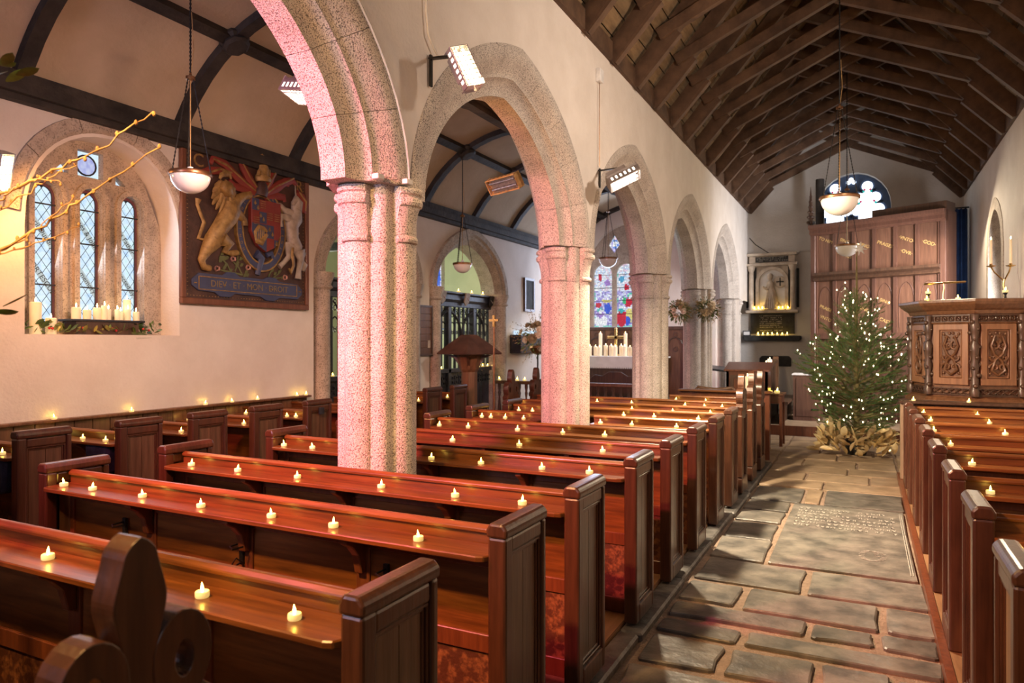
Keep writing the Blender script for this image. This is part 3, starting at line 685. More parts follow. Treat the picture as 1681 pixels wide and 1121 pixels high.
# window_3: round headed gable window, two cusped lights
W3 = struct('window_3', None, None, 'round headed east window with bright cusped lights above the wooden case'); W3.location = (-.22, 16.66, 4.5)
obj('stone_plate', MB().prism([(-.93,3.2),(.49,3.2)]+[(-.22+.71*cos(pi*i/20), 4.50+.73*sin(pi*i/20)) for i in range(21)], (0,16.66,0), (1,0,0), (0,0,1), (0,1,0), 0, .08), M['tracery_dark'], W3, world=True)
gl, rim, cr = MB(), MB(), MB()
for c in (-.58, .04):
    for dx, z, r, nm in ((0,4.94,.105,1),(-.15,4.70,.105,1),(.15,4.70,.105,1),(-.21,4.45,.115,1),(.21,4.45,.115,1)):
        pts_ = [(c+dx+r*cos(2*pi*i/18), z+r*sin(2*pi*i/18)) for i in range(18)]
        g_ = MB().prism(pts_, (0,16.64,0), (1,0,0), (0,0,1), (0,1,0), 0, .012); obj('glass_foil', g_, M['glass_bright'], W3, world=True)
        rim.ring([(c+dx+(r+.075)*cos(2*pi*i/18), z+(r+.075)*sin(2*pi*i/18)) for i in range(18)], [(c+dx+(r+.035)*cos(2*pi*i/18), z+(r+.035)*sin(2*pi*i/18)) for i in range(18)], (0,16.61,0), (1,0,0), (0,0,1), (0,1,0), .03, .05)
    obj('glass_light', MB().prism([(c-.17,3.3),(c+.17,3.3),(c+.17,4.55),(c+.10,4.75),(c+.045,4.92),(c-.045,4.92),(c-.10,4.75),(c-.17,4.55)], (0,16.637,0), (1,0,0), (0,0,1), (0,1,0), 0, .012), M['glass_bright'], W3, world=True)
    for sx in (-1, 1):
        for dx, z, col in ((.07,4.83,(.03,.5,.45)),(.155,4.585,(.03,.5,.45)),(.055,4.865,(.5,.03,.12)),(.125,4.62,(.5,.03,.12))):
            cr.prism([(c+sx*dx-.028,z),(c+sx*dx,z-.034),(c+sx*dx+.028,z),(c+sx*dx,z+.034)], (0,16.628,0), (1,0,0), (0,0,1), (0,1,0), 0, .006, c=col)
for dx, dz in ((0,.03),(-.05,-.03),(.05,-.03)): obj('glass_foil', MB().prism([(-.27+dx+.045*cos(2*pi*i/12), 5.08+dz+.04*sin(2*pi*i/12)) for i in range(12)], (0,16.64,0), (1,0,0), (0,0,1), (0,1,0), 0, .012), M['glass_bright'], W3, world=True)
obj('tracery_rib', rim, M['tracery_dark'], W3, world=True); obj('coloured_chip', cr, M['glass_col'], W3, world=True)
# window_4: pointed window in the wall above the pulpit
W4 = struct('window_4', None, None, 'tall pointed stone window beyond the pulpit candelabrum'); W4.location = (2.05, 12.75, 1.55)
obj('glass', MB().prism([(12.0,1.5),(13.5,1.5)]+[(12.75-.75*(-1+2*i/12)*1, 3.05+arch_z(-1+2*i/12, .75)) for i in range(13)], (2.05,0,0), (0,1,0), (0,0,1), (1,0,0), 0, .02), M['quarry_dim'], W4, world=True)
mu = MB(); mu.box(1.98,2.06,12.70,12.80,1.5,3.8); obj('mullion', mu, M['stone_trim'], W4, world=True)
o_ = [(12.75+.78*(-1+2*i/16), 3.05+arch_z(-1+2*i/16, .78)) for i in range(17)]; i_ = [(12.75+.60*(-1+2*i/16), 3.05+arch_z(-1+2*i/16, .60)) for i in range(17)]
o_ = [(11.97,1.45)]+o_+[(13.53,1.45)]; i_ = [(12.15,1.6)]+i_+[(13.35,1.6)]
obj('stone_surround', MB().ring(o_, i_, (0,0,0), (0,1,0), (0,0,1), (1,0,0), XR-.008, XR+.4), M['stone_trim'], W4, world=True)

# ------------------------------------------------------------------ pews
PZ, BO, LZ = .05, .10, .822      # platform height; set-back of a pew back from its end; ledge height
def fleur(s=1.0):
    """outline of a fleur-de-lis poppyhead, base at (0,0), height about .36*s"""
    h = [(.052,0),(.046,.04),(.030,.11),(.031,.16),(.044,.21),(.054,.25),(.047,.285),(.036,.32),(.031,.345),(.016,.362),(.002,.370)]
    for _ in range(2): h = [h[0]]+[q for a, b in zip(h, h[1:]) for q in ((a[0]*.75+b[0]*.25, a[1]*.75+b[1]*.25), (a[0]*.25+b[0]*.75, a[1]*.25+b[1]*.75))]+[h[-1]]
    return [(x*s, z*s) for x, z in h]+[(-x*s, z*s) for x, z in reversed(h)]
cache = {}
def end_panel(sg, h, poppy, mats):
    key = (sg, h, poppy, mats)
    if key in cache: return cache[key]
    r = []
    me, mp = M[mats[0]], M[mats[1]]
    X = lambda a: -a*sg        # a: distance into the pew from its outer face
    def bx(mb, a0, a1, *r_): x0, x1 = sorted((X(a0), X(a1))); return mb.box(x0, x1, *r_)
    f = MB()
    if not poppy:
        bx(f, .0, .075, 0, .062, 0, h-.05); bx(f, 0, .07, .325, .36, 0, h-.05); bx(f, 0, .07, .062, .325, 0, .10)
        prof = [(-.004,0),(.080,0),(.080,.030),(.066,.054),(.014,.054),(-.006,.032)]
        f.prism([(X(a), z) for a, z in prof], (0,-.004,h-.052), (1,0,0), (0,0,1), (0,1,0), 0, .368)
        bx(f, .006, .062, .062, .325, h-.115, h-.055)
        r.append(('end_frame', mesh('end_frame', f, me), .010))
        mo = MB()
        for k, (g, t) in enumerate(((.0,.012),(.012,.02))): mo.ring([(.062+g,.10+g),(.325-g,.10+g),(.325-g,h-.115-g),(.062+g,h-.115-g)], [(.074+g,.112+g),(.313-g,.112+g),(.313-g,h-.127-g),(.074+g,h-.127-g)], (0,0,0), (0,1,0), (0,0,1), (-sg,0,0), t, .035)
        r.append(('panel_moulding', mesh('panel_moulding', mo, me), .003))
    else:
        bx(f, 0, .075, 0, .36, 0, .16); bx(f, .0, .07, 0, .06, .16, h-.12); bx(f, .0, .07, .30, .36, .16, h-.12); bx(f, .01, .06, .03, .33, h-.17, h-.04)
        r.append(('end_frame', mesh('end_frame', f, me), .012))
        p = MB().prism([(y+.18, z) for y, z in fleur()], (X(.005),0,h-.06), (0,1,0), (0,0,1), (-sg,0,0), 0, .065)
        for s_ in (-1, 1):
            p.ring([(.18+s_*.086+.064*cos(pi*i/12), .125+.088*sin(pi*i/12)) for i in range(24)], [(.18+s_*.088+.020*cos(pi*i/12), .120+.034*sin(pi*i/12)) for i in range(24)], (X(.003),0,h-.06), (0,1,0), (0,0,1), (-sg,0,0), 0, .069)
            p.prism([(.18+s_*x, z) for x, z in ((.03,-.01),(.15,-.01),(.165,.03),(.13,.06),(.09,.05),(.03,.08))], (X(.001),0,h-.06), (0,1,0), (0,0,1), (-sg,0,0), 0, .072)
        r.append(('poppyhead', mesh('poppyhead', p, me), .016))
    for y0, y1 in ((.086,.192),(.195,.301)):
        b = MB(); bx(b, .026, .05, y0, y1, .11, h-.125); r.append(('end_board', mesh('end_board', b, mp), 0))
    cache[key] = r; return r
def put(parent, parts, loc=(0,0,0)):
    for nm, me, bv in parts:
        o = link(nm, me, parent, loc)
        if bv:
            b = o.modifiers.new('bevel', 'BEVEL'); b.width = bv; b.segments = 2 if bv > .008 else 1; b.limit_method = 'ANGLE'; b.angle_limit = radians(40)
def pew(label, group, x_aisle, L, y, sg, h=.94, poppy=False, far_end=True, hooks=(), mats=('pew_z','pew_panel'), ends=True, gap=None, far_h=None, ledge=True):
    """sg=+1: the aisle end is on the +x side and the pew runs towards -x"""
    root = thing('pew', label, 'pew', (x_aisle, y, PZ), group=group)
    X = lambda a: -a*sg
    def bx(mb, a0, a1, *r_): x0, x1 = sorted((X(a0), X(a1))); return mb.box(x0, x1, *r_)
    if ends: put(root, end_panel(sg, h, poppy, mats))
    if far_end:
        fh = far_h or h
        put(root, [p for p in end_panel(-sg, fh, poppy and far_end == 'poppy', mats)], (X(L), 0, 0))
    a0, a1 = (.07 if ends else 0), L-(.07 if far_end else 0)
    key = ('body', round(a0,3), round(a1,3), sg, gap, ledge)
    if key not in cache:
        r = []
        bk = MB(); bx(bk, a0, a1, BO+.034, BO+.056, .77, .868); r.append(('back_board', mesh('back_board', bk, M['pew_x']), 0))
        cp = MB(); prof = [(.022,0),(.066,0),(.070,.012),(.060,.026),(.036,.030),(.020,.016)]
        cp.prism(prof, (X(a0),BO,.864), (0,1,0), (0,0,1), (-sg,0,0), 0, a1-a0); r.append(('top_rail', mesh('top_rail', cp, M['pew_x']), .003))
        if ledge:
            lg = MB(); lp = [(a0,.034),(a0,-.09),(a0+.012,-.118),(a0+.04,-.128),(a1-.04,-.128),(a1-.012,-.118),(a1,-.09),(a1,.034)]
            lg.prism([(X(a), yy_+BO) for a, yy_ in lp], (0,0,LZ-.022), (1,0,0), (0,1,0), (0,0,1), 0, .022); r.append(('book_ledge', mesh('book_ledge', lg, M['pew_x']), .004))
        nb_ = max(1, round((a1-a0)/.72)); wd = (a1-a0)/nb_
        fr = MB()
        for k in range(nb_+1):
            c = a0+wd*k; bx(fr, max(a0, c-.035), min(a1, c+.035), BO+.030, BO+.058, 0, .77)
        bx(fr, a0, a1, BO+.031, BO+.057, .0, .09); bx(fr, a0, a1, BO+.031, BO+.057, .40, .47); bx(fr, a0, a1, BO+.031, BO+.057, .73, .77)
        r.append(('back_frame', mesh('back_frame', fr, M['pew_rail']), .003))
        for k in range(nb_):
            c0, c1 = a0+wd*k+.035, a0+wd*(k+1)-.035
            p = MB(); bx(p, c0, c1, BO+.042, BO+.052, .47, .73); r.append(('back_panel', mesh('back_panel', p, M['pew_x']), 0))
            for q in range(2):
                p = MB(); bx(p, c0+(c1-c0)*q/2+.002, c0+(c1-c0)*(q+1)/2-.002, BO+.040, BO+.052, .09, .40); r.append(('back_panel', mesh('back_panel', p, M['pew_worn']), 0))
        if ledge:
            for k in range(max(1, nb_-1) if nb_ > 1 else 1):
                c = a0+wd*(k+1) if nb_ > 1 else (a0+a1)/2; t_ = LZ-.022
                b = MB(); b.prism([(.03,t_),(-.10,t_),(-.10,t_-.023),(-.055,t_-.05),(-.02,t_-.09),(-.008,t_-.135),(.0,t_-.17),(.03,t_-.175)], (X(c+.02),BO,0), (0,1,0), (0,0,1), (-sg,0,0), -.04, 0)
                r.append(('bracket', mesh('bracket', b, M['pew_rail']), .004))
        for s0, s1 in ([(a0,a1)] if not gap else [(a0,gap[0]),(gap[1],a1)]):
            st_ = MB(); bx(st_, s0, s1, BO+.057, .50, .405, .432); r.append(('seat', mesh('seat', st_, M['pew_x']), .006))
            sf = MB(); bx(sf, s0, s1, .38, .40, 0, .405); r.append(('seat_riser', mesh('seat_riser', sf, M['pew_z']), 0))
        cache[key] = r
    put(root, cache[key])
    for a in hooks:      # wire umbrella holder screwed to the back
        hk = MB(); x = X(a)
        hk.box(x-.012, x+.012, .018, .031, .56, .68); hk.tube([(x,.02,.66),(x,-.045,.66),(x+.05,-.075,.66),(x+.055,-.02,.66)], .0045, 5); hk.tube([(x,.02,.57),(x,-.03,.56),(x+.02,-.055,.58),(x+.045,-.05,.615),(x+.055,-.02,.585),(x+.045,-.005,.56)], .004, 5)
        hk.v = [(p[0], p[1]+BO, p[2]) for p in hk.v]
        obj('umbrella_hook', hk, M['iron'], root, smooth=60)
    return root
# tea lights --------------------------------------------------------------------------
tl_cup = mesh('cup', MB().lathe([(.0190,0),(.0205,.003),(.0205,.016),(.0190,.0185),(.013,.017),(.002,.0165)], 14), M['tealight'], 40)
tl_fl = mesh('flame', MB().lathe([(.0020,.0),(.0040,.005),(.0047,.010),(.0034,.017),(.0015,.023),(.0004,.028)], 8), M['flame'], True)
tl_proto = []
def tea_light(label, loc, group, s=1.0):
    if not tl_proto:
        t = thing('tea_light', label, 'candle', loc, group=group)
        link('cup', tl_cup, t); link('flame', tl_fl, t, (0,0,.0165)); tl_proto.append(t)
    else:
        t = copy_tree(tl_proto[0]); t.location = loc; t['label'] = label; t['group'] = group
    k = s*random.uniform(.94, 1.08); t.scale = (k,k,k); t.rotation_euler.z = random.uniform(0, 6)
    t.children[1].rotation_euler = (random.uniform(-.18,.18), random.uniform(-.2,.2), 0)
    return t
NEAR = [1.43,2.23,2.95,3.84,4.62,5.42,6.24,7.0,7.65,8.4,9.15]
TLX = [[-2.43,-2.08,-1.68,-1.33],[-3.68,-3.45,-3.08,-2.66,-2.24,-1.9,-1.49],[-3.64,-3.24,-2.79,-2.22,-1.77,-1.41],[-3.76,-3.49,-2.49,-2.12,-1.71,-1.41],[-2.81,-2.25,-1.61],[-3.44,-3.15,-2.66,-2.24,-1.87],[-3.46,-3.36,-3.2,-3.0,-2.2,-1.9,-1.49],[-3.42,-3.25,-2.22,-1.9,-1.46],[-3.74,-2.33,-1.87,-1.47],[-3.01,-2.56,-1.91,-1.68,-1.48,-1.3],[-2.2,-1.82]]
GP = 'long panelled pews beside the pillars'
PN = ['frontmost long pew, its dark end filling the lower centre', 'second long pew from the camera, ledge holding seven tea lights', 'third long pew, running in front of the pink pillar', 'fourth long pew, broken by the pink pillar', 'fifth long pew, the first wholly behind the pink pillar', 'sixth long pew, just before the amber-lit pillar', 'seventh long pew', 'eighth long pew, last with a plain square end']
for i, y in enumerate(NEAR):
    far = -4.0 if i < 5 or i > 7 else -3.65
    L = -1.15-far
    if i < 8: lb = PN[i]
    else: lb = ORD[i]+' long pew, with a carved poppyhead end on the aisle'
    hooks = {0:(1.0,), 1:(.62,1.45,2.3), 2:(1.2,)}.get(i, ())
    if i == 6:
        pew('right piece of the seventh long pew, between amber-lit pillar and aisle', GP, -1.15, 1.18, y, 1, far_end=False)
        pew('left piece of the seventh long pew, ending at the amber-lit pillar', GP, -2.88, .80, y, 1, ends=False, far_end=True)
    elif i == 10:
        pew('eleventh long pew, hindmost with a poppyhead end and pillar candles', GP, -1.15, 1.18, y, 1, poppy=True, far_end=False)
    else:
        pew(lb, GP, -1.15, L, y, 1, poppy=i >= 8, far_end='poppy' if i in (8, 9) else True, hooks=hooks, gap=(1.19,1.72) if i == 2 else None)
    for k, x in enumerate(sorted(TLX[i], reverse=True)):
        tea_light('lit tea light on the %s long pew ledge, %s from the aisle' % (ORD[i], ORD[k]), (x*(y+.05)/(y-.05), y+.05+random.uniform(-.012,.012), PZ+LZ+.0005), 'tea lights on the long pew ledges')
# foreground pew end (its pew is out of sight below the frame)
pew('pew end with a big fleur-de-lis poppyhead close to the camera', GP, -1.15, 2.85, .64, 1, h=.94, poppy=True)
# short pews along the side wall
NN = [1.97,2.67,3.39,4.03,4.69,5.38,6.10,6.85,7.54,8.20]
NT = [[],[-5.1],[-5.78,-5.4,-5.12],[-5.69,-5.10],[-5.84,-5.10],[-5.83,-5.25,-5.13],[],[],[-5.12],[-5.10]]
SP = ['first short pew by the wall, mostly outside the frame', 'second short pew by the wall, below the lancet window', 'third short pew by the wall, navy kneeler hanging behind it', 'fourth short pew by the wall, below the royal arms', 'fifth short pew by the wall, below the far edge of the royal arms', 'sixth short pew by the wall, with a dark lock plate on its end', 'seventh short pew by the wall, mostly behind the pink pillar', 'eighth short pew by the wall, mostly behind the pink pillar', 'ninth short pew by the wall, below the brown notice board', 'tenth short pew by the wall, next to the roofed wooden post']
for i, y in enumerate(NN):
    pew(SP[i], 'short pews against the side wall', -5.02, 1.06, y, 1, h=1.0, far_end=False)
    for k, x in enumerate(sorted(NT[i], reverse=True)):
        tea_light('lit tea light on the %s short wall pew, %s from its end' % (ORD[i], ORD[k]), (max(x*(y+.05)/(y-.05), XN+.12), y+.05, PZ+LZ+.0005), 'tea lights on the short pew ledges')
    if i in (1, 2):
        x = -5.31
        kn = MB(); kn.prism([(-.15,0),(.15,0),(.13,-.20),(.10,-.235),(-.10,-.235),(-.13,-.20)], (x, y+BO-.02, PZ+LZ-.023), (1,0,0), (0,0,1), (0,1,0), -.085, .046)
        tag(obj('kneeler', kn, M['blue'], bevel=.02), 'navy kneeler hanging under the ledge of the %s short wall pew' % ORD[i], 'kneeler', 'hanging kneelers')
lk = MB().box(-5.021,-5.008, 5.38+.16, 5.38+.23, .90, .97)
lo = obj('lock_plate', lk, M['ebony']); tag(lo, 'small dark plate on the sixth short pew end', 'plate')
for k, yv in enumerate([3.5,4.19,5.0,5.34,5.69,6.30,6.45]):
    tea_light('lit tea light on the wainscot rail, %s along the wall' % ORD[k], (XN+.055, yv, 1.0005), 'tea lights on the wainscot rail')
# pews beside the pulpit
RN = [1.6,2.47,3.34,4.24,5.19,6.1,7.0,7.9,8.7]
RT = [[], [], [.62], [.57,1.05], [.60], [.57], [.53,1.04], [.57,1.05], [.56,1.05]]
for i, y in enumerate(RN):
    pew('%s pew from the camera in the block beside the pulpit' % ORD[i], 'pews beside the pulpit', .385, 1.34, y, -1, far_end=False, mats=('pew_z','pew_grey'))
    for k, x in enumerate(RT[i]):
        tea_light('lit tea light on the %s pew ledge of the pulpit block, %s from the aisle' % (ORD[i], ORD[k]), (x, y+.05, PZ+LZ+.0005), 'tea lights on the pulpit block ledges')
fd = thing('pew_screen', 'dark panelled pew front with a flat shelf below the pulpit', 'screen', (.385, 9.32, PZ))
obj('panel', MB().box(0,1.34,.03,.06,0,.88), M['oak_dark'], fd); obj('shelf', MB().box(-.03,1.35,-.06,.16,.88,.915), M['oak_dark'], fd, bevel=.008); obj('end_post', MB().box(-.02,.06,-.03,.14,0,.88), M['pew_grey'], fd, bevel=.01)
for k, x in enumerate((.50,1.04,1.62)): tea_light('lit tea light on the shelf below the pulpit, %s from the aisle' % ORD[k], (x, 9.34, PZ+.9155), 'tea lights below the pulpit')
# ------------------------------------------------------------------ heaters
def basis(d, a):
    z = Vector(d).normalized(); y = Vector(a); y = (y-z*y.dot(z)).normalized(); x = y.cross(z)
    return Matrix((x, y, z)).transposed().to_euler()
def heater(label, wall, body, d, a, on=True, m='element', size=(.125,.25,.09), mc='steel'):
    t = thing('wall_heater', label, 'heater', wall, group='infra-red heaters on brackets')
    r = Vector(body)-Vector(wall); sgn = 1 if r.x > 0 else -1
    b = MB(); b.box(0, .012, -.012, .012, -.17, .02); b.bar((0,0,0), (r.x*.75, r.y*.75, r.z*.35), .03, .012); b.bar((r.x*.75, r.y*.75, r.z*.35), (r.x, r.y, r.z), .022, .022)
    if sgn < 0: b.v = [(-abs(p[0]) if abs(p[0]) < .02 else p[0], p[1], p[2]) for p in b.v]
    obj('bracket', b, M['iron'], t)
    w_, l_, h_ = size; e = basis(d, a)
    hs = MB(); hs.prism([(-w_/2,h_*.5),(-w_/2,-h_*.1),(-w_*.3,-h_*.5),(w_*.3,-h_*.5),(w_/2,-h_*.1),(w_/2,h_*.5),(w_*.42,h_*.5),(w_*.42,0),(-w_*.42,0),(-w_*.42,h_*.5)], (0,0,0), (1,0,0), (0,0,1), (0,1,0), -l_/2, l_/2)
    for s in (-1, 1): hs.box(-w_*.5, w_*.5, min(s*l_/2, s*(l_/2-.006)), max(s*l_/2, s*(l_/2-.006)), -h_*.45, h_*.5)
    hs.prism([(-w_*.3,-h_*.4),(w_*.3,-h_*.4),(w_*.22,-h_*.95),(-w_*.22,-h_*.95)], (0,0,0), (1,0,0), (0,0,1), (0,1,0), -l_*.42, l_*.2)
    hb = obj('housing', hs, M[mc], t, loc=r, rot=e, bevel=.003)
    el = MB(); el.box(-w_*.40, w_*.40, -l_*.40, l_*.40, .004, .012)
    for k in (-.2, .2): el.tube([(w_*k,-l_*.42,h_*.28),(w_*k,l_*.42,h_*.28)], .011, 8)
    obj('glowing_element' if on else 'element', el, M[m] if on else M['steel'], hb, smooth=40)
    gr = MB()
    for k in range(9): gr.box(-w_*.48, w_*.48, -l_*.45+l_*.9*k/8-.0015, -l_*.45+l_*.9*k/8+.0015, h_*.46, h_*.5)
    for k in (-1,0,1): gr.box(w_*.3*k-.0015, w_*.3*k+.0015, -l_*.46, l_*.46, h_*.46, h_*.5)
    obj('wire_grille', gr, M['steel'], hb)
    sl = MB()
    for k in range(6):
        for s in (-1, 1): sl.box(min(s*w_*.501, s*w_*.505), max(s*w_*.501, s*w_*.505), -l_*.4+l_*.14*k, -l_*.4+l_*.14*k+.018, h_*.02, h_*.3)
    obj('vent_slot', sl, M['element_soft'] if on else M['iron'], hb, kind='stuff')
    return t
heater('glowing heater on an iron bracket at the crown of the second arch', (XA1, 3.56, 3.36), (-2.05, 3.46, 3.21), (.80,-.55,.22), (.35,.15,-.8))
heater('white glowing heater slanting out above the amber-lit pillar', (XA1, 6.58, 3.34), (-2.0, 6.25, 3.17), (.50,-.2,-.75), (.76,.38,.45), m='element_soft', size=(.16,.31,.11))
heater('glowing heater on the side wall at the edge of the picture', (XN, 2.92, 3.05), (-5.86, 2.99, 2.93), (.8,.5,-.30), (.1,.3,-.9), size=(.16,.32,.10))
heater('louvred heater peeping out behind the nearest arch', (XA0, 3.30, 3.36), (-3.12, 3.33, 3.22), (-.35,-.30,-1), (1,-.25,-.2), m='element_soft', size=(.17,.34,.11))
heater('unlit tan heater seen under the second arch', (XA0, 6.20, 3.38), (-3.22, 6.22, 3.23), (-.2,-.75,-.5), (1,-.2,.1), on=False, size=(.16,.40,.10), mc='gold')
heater('heater on the arcade behind the camera side of the nearest arch', (XA1, .45, 3.34), (-2.06, .45, 3.2), (.2,.5,-.8), (0,.8,.4))
cb = MB(); cb.tube([(XA1+.012,3.50,4.55),(XA1+.012,3.50,3.62),(XA1+.014,3.52,3.48),(XA1+.02,3.60,3.40),(XA1+.03,3.64,3.38)], .007, 6)
tag(obj('cable', cb, M['white'], smooth=60), 'white cable running down the wall to the heater above the second arch', 'cable')
cb = MB(); cb.tube([(XA1+.012,6.55,4.22),(XA1+.012,6.55,3.37)], .004, 6)
ct = thing('alarm_box', 'small white box high on the wall with a thin cable below', 'box', (XA1, 6.55, 4.22))
obj('cable', cb, M['bronze'], ct, world=True); obj('case', MB().box(XA1-.01,XA1+.04,6.50,6.60,4.20,4.33), M['white'], ct, world=True, bevel=.006)
# wires and sensor boxes on the nearest arch
cbl = MB()
pts = [(XAC+.27, BAY0-BAY*0+(AA-.05)*sin(t)+.0, SPR+(AH-.05)*(.84*cos(t)+.16*(1-sin(t)))) for t in [.55+.1*i for i in range(11)]]
cbl.tube(pts, .006, 5); tag(obj('cable', cbl, M['white'], smooth=60), 'white wire pinned along the nearest arch down to its capital', 'cable')
for k, (x, y) in enumerate(((-2.335,3.30),(-2.40,3.12),(-2.62,3.09))):
    tag(obj('socket_box', MB().box(x-.022, x+.022, y-.03, y+.03, SPR+.004, SPR+.034), M['white'], bevel=.004), '%s small white cable box on the pink pillar capital, counted from the aisle' % ORD[k], 'box', 'cable boxes on the capital')
# ------------------------------------------------------------------ pendant lamps
def chain(mb, p, q, r=.005):
    p, q = Vector(p), Vector(q); n = max(4, int((q-p).length/.03)); d = (q-p)
    mb.tube([p+d*i/(2*n) for i in range(2*n+1)], [r*(1.25 if i % 2 else .55) for i in range(2*n+1)], 5)
def pendant(label, loc, dia, drop, ztop, dark=False):
    t = thing('pendant_lamp', label, 'lamp', loc, group='opal bowl lamps on chains'); R = dia/2
    obj('bowl', MB().lathe([(.004,-R*.98)]+[(R*sin(a), -R*.98*cos(a)) for a in [pi/2*i/9 for i in range(1,9)]]+[(R*.985,0),(R*.96,.004),(R*.8,-.02),(.01,-.03)], 28), M['opal'], t, smooth=50)
    obj('rim', MB().lathe([(R*.96,-.014),(R*1.06,-.010),(R*1.09,.006),(R*1.05,.020),(R*.96,.022)], 28), M['bronze'], t, smooth=50)
    obj('lamp_holder', MB().lathe([(.03,-.02),(.032,.03),(.022,.036),(.02,.06),(.008,.065)], 12), M['white'], t, smooth=50)
    c = MB()
    for k in range(3):
        a = .5+k*2*pi/3; chain(c, (R*1.06*cos(a), R*1.06*sin(a), .01), (.02*cos(a), .02*sin(a), drop), .0055)
    obj('chain', c, M['iron'], t, smooth=60)
    f = MB(); f.tube([(0,0,.06),(0,0,drop)], .0045, 6); f.tube([(0,0,drop),(.025,.01,drop+.22),(.012,0,drop+.5)], .003, 5); obj('flex', f, M['twig'], t, smooth=60)
    h = MB().lathe([(.01,-.02),(.035,-.012),(.035,.01),(.012,.02),(.008,.04)], 10, (0,0,drop)); obj('hanger', h, M['bronze'], t)
    u = MB(); chain(u, (0,0,drop+.03), (0,0,ztop-loc[2]), .008); obj('suspension_chain', u, M['iron'], t, smooth=60)
pendant('opal bowl lamp hanging beside the lancet window', (-4.6,3.67,2.92), .29, .74, 4.70)
pendant('opal bowl lamp hanging before the far side wall arch', (-5.36,8.99,2.80), .27, .72, 4.55)
pendant('opal bowl lamp hanging before the stained altar window', (-4.36,12.7,3.22), .34, .9, 4.70)
pendant('large opal bowl lamp hanging in the nave in front of the east window', (-.24,8.1,3.15), .37, .95, 6.60)
pendant('opal bowl lamp hanging over the tree star', (-.26,12.36,3.17), .345, .9, 6.60)

# ------------------------------------------------------------------ royal arms panel
RA = thing('royal_arms_panel', 'large carved and painted royal arms panel with lion and unicorn on the side wall', 'panel', (XN+.012, 4.72, 2.03))
PW, PH = 1.78, 1.66
def U(x, y):
    f = (x-60)/718; tp, bt = 110+215*f, 1040+38*f
    return f*PW, (1-(y-tp)/(bt-tp))*PH
def pt(x, y, w=.03): u, v = U(x, y); return (w, u, v)
SC = PW/718*1.05
obj('field', MB().box(0,.025,.03,PW-.03,.03,PH-.03), M['field'], RA)
for r in ((0,PW,0,.06),(0,PW,PH-.06,PH),(0,.055,.06,PH-.06),(PW-.055,PW,.06,PH-.06)): obj('frame_board', MB().box(0,.048,*r), M['frame_red'], RA, bevel=.006)
st_ = MB()
for i in range(44):
    for v in (.085, PH-.085): st_.lathe([(.008,0),(.005,.006)], 5, (.026,.08+i*.0377,v))
for i in range(38):
    for u in (.08, PW-.08): st_.lathe([(.008,0),(.005,.006)], 5, (.026,u,.1+i*.039))
obj('stud_border', st_, M['paint_gold'], RA, kind='stuff')
def limb(mb, seq, w=.045, n=8, flat=.7):
    mb.tube([pt(x, y, w+dw) for x, y, r, dw in [(*s, 0) if len(s) == 3 else s for s in seq]], [s[2]*SC for s in seq], n, flat, up=(1,0,0))
lion = MB()
limb(lion, [(200,700,20),(215,680,40),(245,620,37),(285,560,46),(300,515,50),(295,470,40)])
limb(lion, [(310,500,30),(335,460,24),(370,438,17),(405,432,18)], .06); limb(lion, [(320,530,28),(350,555,20),(368,575,15),(370,605,17)], .065)
limb(lion, [(205,690,42),(172,745,26),(148,800,17),(160,838,15),(192,846,13)], .06); limb(lion, [(250,680,36),(292,712,26),(268,752,15),(300,760,13),(338,756,12)], .05)
limb(lion, [(190,690,9),(140,678,9),(168,590,9),(150,540,8),(135,490,8),(140,460,14)], .04, 6)
ro = obj('lion', lion, M['paint_gold'], RA, smooth=60)
mn = MB()
for k in range(16):
    a = k*.42; limb(mn, [(262+30*cos(a), 400+34*sin(a), 16),(262+52*cos(a), 425+62*sin(a), 12),(255+58*cos(a+.2), 455+82*sin(a+.2), 4)], .06+.004*(k % 3), 6)
limb(mn, [(265,365,20),(262,395,38),(272,415,30),(290,425,18)], .085); limb(mn, [(232,345,6),(240,325,10),(262,315,14),(285,322,9),(292,345,5)], .08, 6)
obj('mane_and_head', mn, M['paint_gold'], ro, smooth=60)
un = MB()
limb(un, [(672,470,14),(690,520,30),(680,570,42),(655,610,40),(665,680,34),(690,735,36),(705,760,22)]); limb(un, [(690,520,26),(700,480,24),(685,462,20),(668,482,13),(662,496,9)], .06)
limb(un, [(655,580,24),(615,560,17),(590,555,14),(580,580,11),(582,612,13)], .065); limb(un, [(660,545,22),(610,520,15),(585,495,13),(555,490,12)], .055)
limb(un, [(700,745,36),(715,800,18),(700,860,14),(696,905,18)], .06); limb(un, [(672,735,30),(630,715,24),(640,780,15),(605,815,12),(580,835,14)], .05)
limb(un, [(712,770,8),(745,765,14),(725,800,12),(750,830,16),(738,862,8)], .045, 6); limb(un, [(684,455,6),(680,420,4),(678,385,2)], .06, 5)
uo = obj('unicorn', un, M['paint_white'], RA, smooth=60)
cn = MB(); limb(cn, [(655,640,8),(690,650,8),(660,700,8),(650,760,8),(660,830,8),(640,870,9),(630,845,7)], .08, 6); obj('gold_chain', cn, M['paint_gold'], uo, smooth=60)
